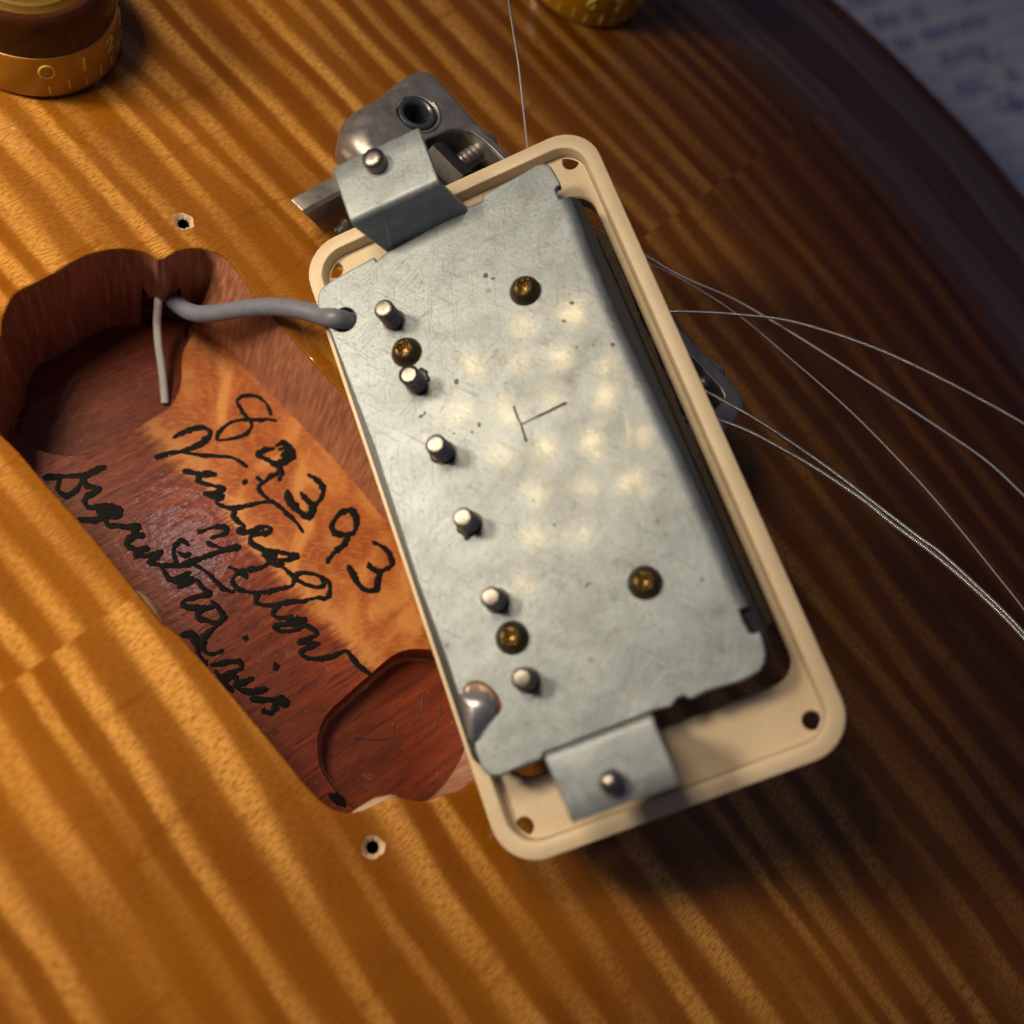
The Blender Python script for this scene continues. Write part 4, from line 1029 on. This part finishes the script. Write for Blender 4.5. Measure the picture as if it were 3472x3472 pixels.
# ================================================================ leads
hw = [ring_w((CABLE_HOLE[0][0] - 1.1, CABLE_HOLE[0][1] + 0.25, 5.1)), ring_w((CABLE_HOLE[0][0] - 0.1, CABLE_HOLE[0][1] - 0.1, 4.1)), ring_w((CABLE_HOLE[0][0] + 0.5, CABLE_HOLE[0][1] - 0.3, 2.6))]
path = [Vector((-13.6, 89.4, -17))] + [Vector(q) for q in CABLE[:9]] + hw
g = Geo(); tube(g, catmull(path, 6), 1.32, 20)
tag(mk('pickup_cable', g.v, g.f, M_cable, loc=CABLE[0], angle=60), 'grey insulated cable from the cavity corner into the baseplate', 'cable')
g = Geo(); tube(g, catmull([Vector((GWIRE[0][0], GWIRE[0][1] + 2.5, -12))] + [Vector(q) for q in GWIRE], 5), 0.62, 14)
tag(mk('ground_wire', g.v, g.f, M_white, loc=GWIRE[0], angle=60), 'thin white wire hanging inside the cavity corner', 'wire')

# ================================================================ bridge, lying loose under the pickup
BC = Vector((21.95, 113.15, 0)); bu = Vector((0.7275, -0.6861, 0)); bv = Vector((0.6861, 0.7275, 0))
br = tag(empty('guitar_bridge', (45, 85, 0), (bu, bv, (0, 0, 1))), 'dark tarnished guitar bridge with saddle slot under the pickup ring', 'bridge')
BRO = Vector(((Vector((45, 85, 0)) - BC).dot(bu), (Vector((45, 85, 0)) - BC).dot(bv), 0))
def bp(name, v, f, mat, angle=40, parent=None):
    o = mk(name, v, f, mat, parent or br, angle=angle); o.location = (0, 0, 0) if parent else -BRO * MM; return o
ZT = 17.0
M_dsaddle = plain('dark_nickel_saddle', (0.045, 0.042, 0.04), 0.5, 0.6, var=0.3)
bl = [(0, 0)]
left_lug = [(1.4, 0.4), (-0.4, -0.7), (-1.4, -4.0), (-1.7, -8), (-1.9, -12), (-1.4, -15.2), (0.8, -17.8), (4.2, -18.6), (7.8, -18.0), (10.5, -16.8)]
right_lug = [(60, -16.2), (64.5, -15.4), (67.2, -12.5), (68.6, -8.5), (68.9, -5.0), (68.3, -2.2), (66.5, -0.9), (64.0, -0.5)]
boutl = [q[:2] for q in catmull([(a, b, 0) for a, b in left_lug + [(20, -16.3), (35, -16.2), (50, -16.2)] + right_lug + [(58, -0.25), (50, -0.2), (34, -0.1), (18, -0.05), (8, 0.1), (3.8, 0.5)]], 4, True)]
slot = [q[:2] for q in catmull([(a, b, 0) for a, b in [(9.4, -7.2), (10.2, -4.0), (12.4, -2.4), (16, -2.0), (36, -2.4), (60.2, -3.0), (64.2, -3.2), (65.4, -4.4), (65.2, -8), (63.5, -12), (58, -13.8), (14, -14.6), (10.4, -12.6), (9.2, -10)]], 4, True)]
g = solid(boutl, [slot, circle(5.0, -7.0, 2.9, 28)], ZT, ZT - 7.5, lambda x, y: 1.1 + 3.6 * max(0, min(1, (9 - x) / 9)) * max(0, min(1, (-y - 1.0) / 8)), 0.3, 0.35, 7)
bp('bridge_frame', g.v, g.f, M_bridge, 60)
g = Geo(); lathe(g, (34, -8.2, ZT - 7.6), [(1, 0), (1, 0.1)], 8)
g = solid(inset(ccw(slot), -0.5), [], ZT - 5.6, ZT - 7.2, 0.0, 0.0)
bp('slot_floor', g.v, g.f, M_bridge)
g = Geo(); lathe(g, (5.0, -7.0, 0), [(2.85, ZT - 6), (2.85, ZT - 0.2), (2.7, ZT + 0.25), (2.4, ZT + 0.35), (2.05, ZT + 0.25), (1.8, ZT - 0.3), (1.75, ZT - 7)], 32, cap=False)
bp('stud_bushing', g.v, g.f, M_bushing, 50)
g = Geo(); lathe(g, (5.0, -7.0, 0), [(1.74, ZT - 4.6), (0.02, ZT - 4.7)], 24, cap=False)
bp('stud_bore', g.v, g.f, M_void)
# pale worn lips round the slot and bushing
g = Geo(); sl = catmull([(a, b, ZT + 0.02) for a, b in [(11.2, -2.9), (12.6, -2.2), (16, -1.75), (26, -1.95), (40, -2.3), (60.2, -2.8)]], 5)
tube(g, sl, 0.22, 8); bp('worn_edge', g.v, g.f, M_bridge2, 60)
g = Geo(); tube(g, [(5.0 + 3.35 * math.cos(t), -7.0 + 3.35 * math.sin(t), ZT - 0.02) for t in [math.radians(-50 + 10 * k) for k in range(15)]], 0.24, 8)
bp('worn_edge', g.v, g.f, M_bridge2, 60)
for k in range(6):
    u = 13.7 + k * 9.6
    if k in (1, 2, 3): pass
    g = Geo()
    for i, (yy, zz) in enumerate([(-11.5, ZT - 3.5), (-11.3, ZT - 0.9), (-10.6, ZT + 0.1), (-9.6, ZT + 0.75), (-8.6, ZT + 0.75), (-7.5, ZT + 0.2), (-6.6, ZT - 0.8), (-6.1, ZT - 2.0), (-6.0, ZT - 3.5)]):
        g.v += [(u - 3.1, yy, zz), (u + 3.1, yy, zz)]
        if i: g.f.append((2 * i - 2, 2 * i - 1, 2 * i + 1, 2 * i))
    g.f += [tuple(range(0, 18, 2)), tuple(range(1, 18, 2)), (0, 1, 17, 16)]
    bp('saddle', g.v, g.f, M_dsaddle, 30)
    g = Geo(); thread(g, (u, 0, ZT - 2.6), 1.3, 0.6, 6.4, 0.95, axis=(0, -1, 0), n=18, depth=0.34)
    sc = bp('saddle_screw', g.v, g.f, M_bridge2, 45)
    g = Geo(); lathe(g, (u, 0, ZT - 2.6), [(0.4, -0.3), (1.5, -0.25), (1.55, 0.3), (1.35, 1.0), (0.8, 1.4), (0.02, 1.5)], 18, axis=(0, 1, 0), cap=False)
    hd = bp('screw_head', g.v, g.f, M_bridge, 50, parent=sc)
for u in (5.0, 63.8):
    g = Geo(); lathe(g, (u, -7.0, 0), [(1.7, 0.0), (1.7, 8), (4.2, 8.0), (4.4, 8.4), (4.4, 9.2), (1.7, 9.4), (1.7, 11)], 24)
    bp('bridge_post', g.v, g.f, M_bridge2)

# ================================================================ stop tailpiece end peeping out beside the leg
ta = Vector((0.746, 0.667, 0)); tw = Vector((0.667, -0.746, 0)); t0 = Vector((4.1, 91.6, 0))
g = Geo()
prof = [(-0.3, 7.6), (0.0, 9.3), (0.5, 9.9), (2.7, 10.05), (3.3, 9.7), (3.65, 8.9), (4.0, 7.0), (4.7, 4.2), (4.2, 3.2), (0.0, 3.2)]
for i, d in enumerate((0, 0.3, 4, 9, 17, 24)):
    for w_, z in prof:
        sh = (10.0 - z) * 0.55 * max(0, 1 - d / 5.0) + w_ * 0.12 * (i < 2)
        zz = 0.6 if (i > 2 and z < 3.5) else z
        q = t0 + ta * (d + sh) + tw * w_
        g.v.append((q.x, q.y, zz - (0.12 if i == 0 and z > 9 else 0)))
    if i: bridge(g, (i - 1) * len(prof), i * len(prof), len(prof))
g.f += [tuple(range(len(prof))), tuple(5 * len(prof) + k for k in range(len(prof)))]
tag(mk('stop_tailpiece', g.v, g.f, M_bridge2, loc=(8, 96, 0), angle=30), 'slant-ended nickel tailpiece peeping out beside the upper pickup leg', 'tailpiece')
g = Geo(); lathe(g, (BALL[0][0] + 0.2, BALL[0][1] - 0.2, 6.2), [(0.3, -1.2), (1.3, -1.2), (1.55, -0.8), (1.2, 0), (1.55, 0.8), (1.3, 1.2), (0.3, 1.2)], 18, axis=(0.5, 0.6, 0.5))
tag(mk('string_ball', g.v, g.f, M_steel, loc=BALL[0], angle=40), 'bright metal string ball end tucked below the tailpiece', 'string ball')

# ================================================================ loose strings
def plain_string(pts, r_, label):
    g = Geo(); tube(g, catmull(pts, 5), r_, 8)
    return tag(mk('guitar_string', g.v, g.f, M_plain_string, loc=pts[0], angle=70), label, 'string', 'loose guitar strings')
def wound_string(pts, r_, pitch, label):
    path = catmull(pts, 8)
    # resample to half the winding pitch
    L = [0]
    for a, b in zip(path, path[1:]): L.append(L[-1] + (b - a).length)
    n = int(L[-1] / (pitch / 3)); out = []; j = 0
    for i in range(n + 1):
        d = L[-1] * i / n
        while j < len(L) - 2 and L[j + 1] < d: j += 1
        out.append(path[j].lerp(path[j + 1], (d - L[j]) / max(1e-9, L[j + 1] - L[j])))
    g = Geo(); tube(g, out, lambda i: r_ * (1.0, 0.93, 0.62)[i % 3], 8)
    return tag(mk('guitar_string', g.v, g.f, M_wound, loc=pts[0], angle=75), label, 'string', 'loose guitar strings')
plain_string(S1, 0.15, 'thin plain string standing up from the top edge of the cream ring')
plain_string(S2, 0.135, 'plain steel string curving under the thin wound string')
plain_string(S3, 0.085, 'thinnest dark plain string bending down most steeply to the right')
wound_string(S4, 0.235, 0.2, 'thin wound string arching across above the other wound strings')
wound_string(S5, 0.33, 0.27, 'wound string that ends up on top of the thick pair')
wound_string(S6, 0.39, 0.32, 'thickest wound string, lower of the close pair beside the ring')

# ================================================================ control knobs
M_skirt = plain('amber_knob_plastic', (0.42, 0.185, 0.004), 0.32, var=0.14, scale=0.12, coat=0.7)
M_kcap = plain('dark_amber_knob_plastic', (0.05, 0.013, 0.0015), 0.4, var=0.3, scale=0.25, coat=0.15, spec=0.25)
M_kgold = plain('gold_knob_paint', (0.20, 0.11, 0.012), 0.35, 0.3)
M_num = plain('yellow_numeral_paint', (0.80, 0.60, 0.10), 0.4)
def knob(cx, cy, z0, nums, label):
    k = tag(empty('control_knob', (cx, cy, z0)), label, 'knob', 'amber control knobs')
    KO = Vector((cx, cy, z0))
    g = Geo(); lathe(g, (0, 0, 0), [(11.2, 0.3), (12.0, 0.45), (12.12, 0.9), (12.0, 7.3), (11.9, 7.75), (11.6, 7.9)], 96, cap=False)
    mk('knob_skirt', g.v, g.f, M_skirt, k)
    g = Geo(); lathe(g, (0, 0, 0), [(11.7, 7.8), (11.78, 8.2), (11.5, 12.9), (11.2, 13.7), (10.7, 14.1), (10.1, 14.1), (9.7, 13.7), (9.2, 12.9), (8.6, 12.6)], 96, cap=False)
    mk('knob_body', g.v, g.f, M_kcap, k)
    g = Geo(); lathe(g, (0, 0, 0), [(8.7, 12.55), (8.2, 12.9), (7.9, 13.25), (7.4, 13.35), (7.1, 13.0), (3, 12.6), (0.02, 12.5)], 64, cap=False)
    mk('knob_top', g.v, g.f, M_kgold, k)
    R_ = 12.06
    def cyl(th, z, off=0.0): return (math.cos(th) * (R_ + off), math.sin(th) * (R_ + off), z)
    def strokes(name, th, z, paths, rad):
        g = Geo()
        for pth, closed in paths:
            pts = [cyl(th + x / R_, z + y) for x, y in pth]
            tube(g, pts, rad, 6, closed=closed)
        mk(name, g.v, g.f, M_num, k, angle=80)
    GL = {'0': [([(1.0 * math.cos(t * math.pi / 12), 1.2 * math.sin(t * math.pi / 12)) for t in range(24)], True)],
          '1': [([(0, -1.25), (0, 0), (0, 1.25)], False)],
          '2': [([(-0.75, 0.5), (-0.6, 1.0), (0, 1.25), (0.6, 1.0), (0.7, 0.45), (0.2, -0.3), (-0.8, -1.2), (0, -1.2), (0.85, -1.2)], False)],
          '3': [([(-0.7, 0.9), (0, 1.25), (0.65, 0.8), (0.1, 0.1), (0.7, -0.6), (0, -1.25), (-0.75, -0.9)], False)],
          '4': [([(0.4, -1.25), (0.4, 1.25), (-0.8, -0.4), (0.8, -0.4)], False)],
          '5': [([(0.7, 1.2), (-0.6, 1.2), (-0.7, 0.1), (0.2, 0.3), (0.75, -0.4), (0.2, -1.2), (-0.7, -1.0)], False)],
          '6': [([(0.5, 1.2), (-0.3, 0.7), (-0.75, -0.3), (-0.4, -1.1), (0.3, -1.15), (0.7, -0.5), (0.3, 0.1), (-0.4, 0.0), (-0.7, -0.5)], False)],
          '7': [([(-0.75, 1.2), (0.8, 1.2), (0.2, 0.1), (-0.2, -1.25)], False)],
          '8': [([(0, 0.1), (0.6, 0.7), (0, 1.25), (-0.6, 0.7), (0, 0.1), (0.75, -0.6), (0, -1.25), (-0.75, -0.6)], True)],
          '9': [([(0.6, 0.5), (0, -0.05), (-0.65, 0.5), (-0.1, 1.2), (0.6, 0.8), (0.55, -0.2), (0.1, -1.25)], False)]}
    for ch, th in nums:
        strokes('numeral', th, 5.45, GL[ch], 0.21)
        strokes('tick_mark', th, 1.9, [([(0, -0.75), (0, 0), (0, 0.75)], False)], 0.15)
        strokes('tick_mark', th + 0.235, 2.35, [([(0, -1.0), (0, 0), (0, 1.0)], False)], 0.15)
    return k
knob(-34.46, 119.95, 0.2, [('0', -1.24), ('1', -0.79), ('2', -0.34), ('3', 0.11)], 'amber knob with 0, 1 and 2 at the corner by the cavity')
knob(53.9, 158.6, 0.0, [('5', -2.05), ('6', -1.615), ('7', -1.19), ('8', -0.74)], 'amber knob showing 6 and 7 in the shade at the top edge')
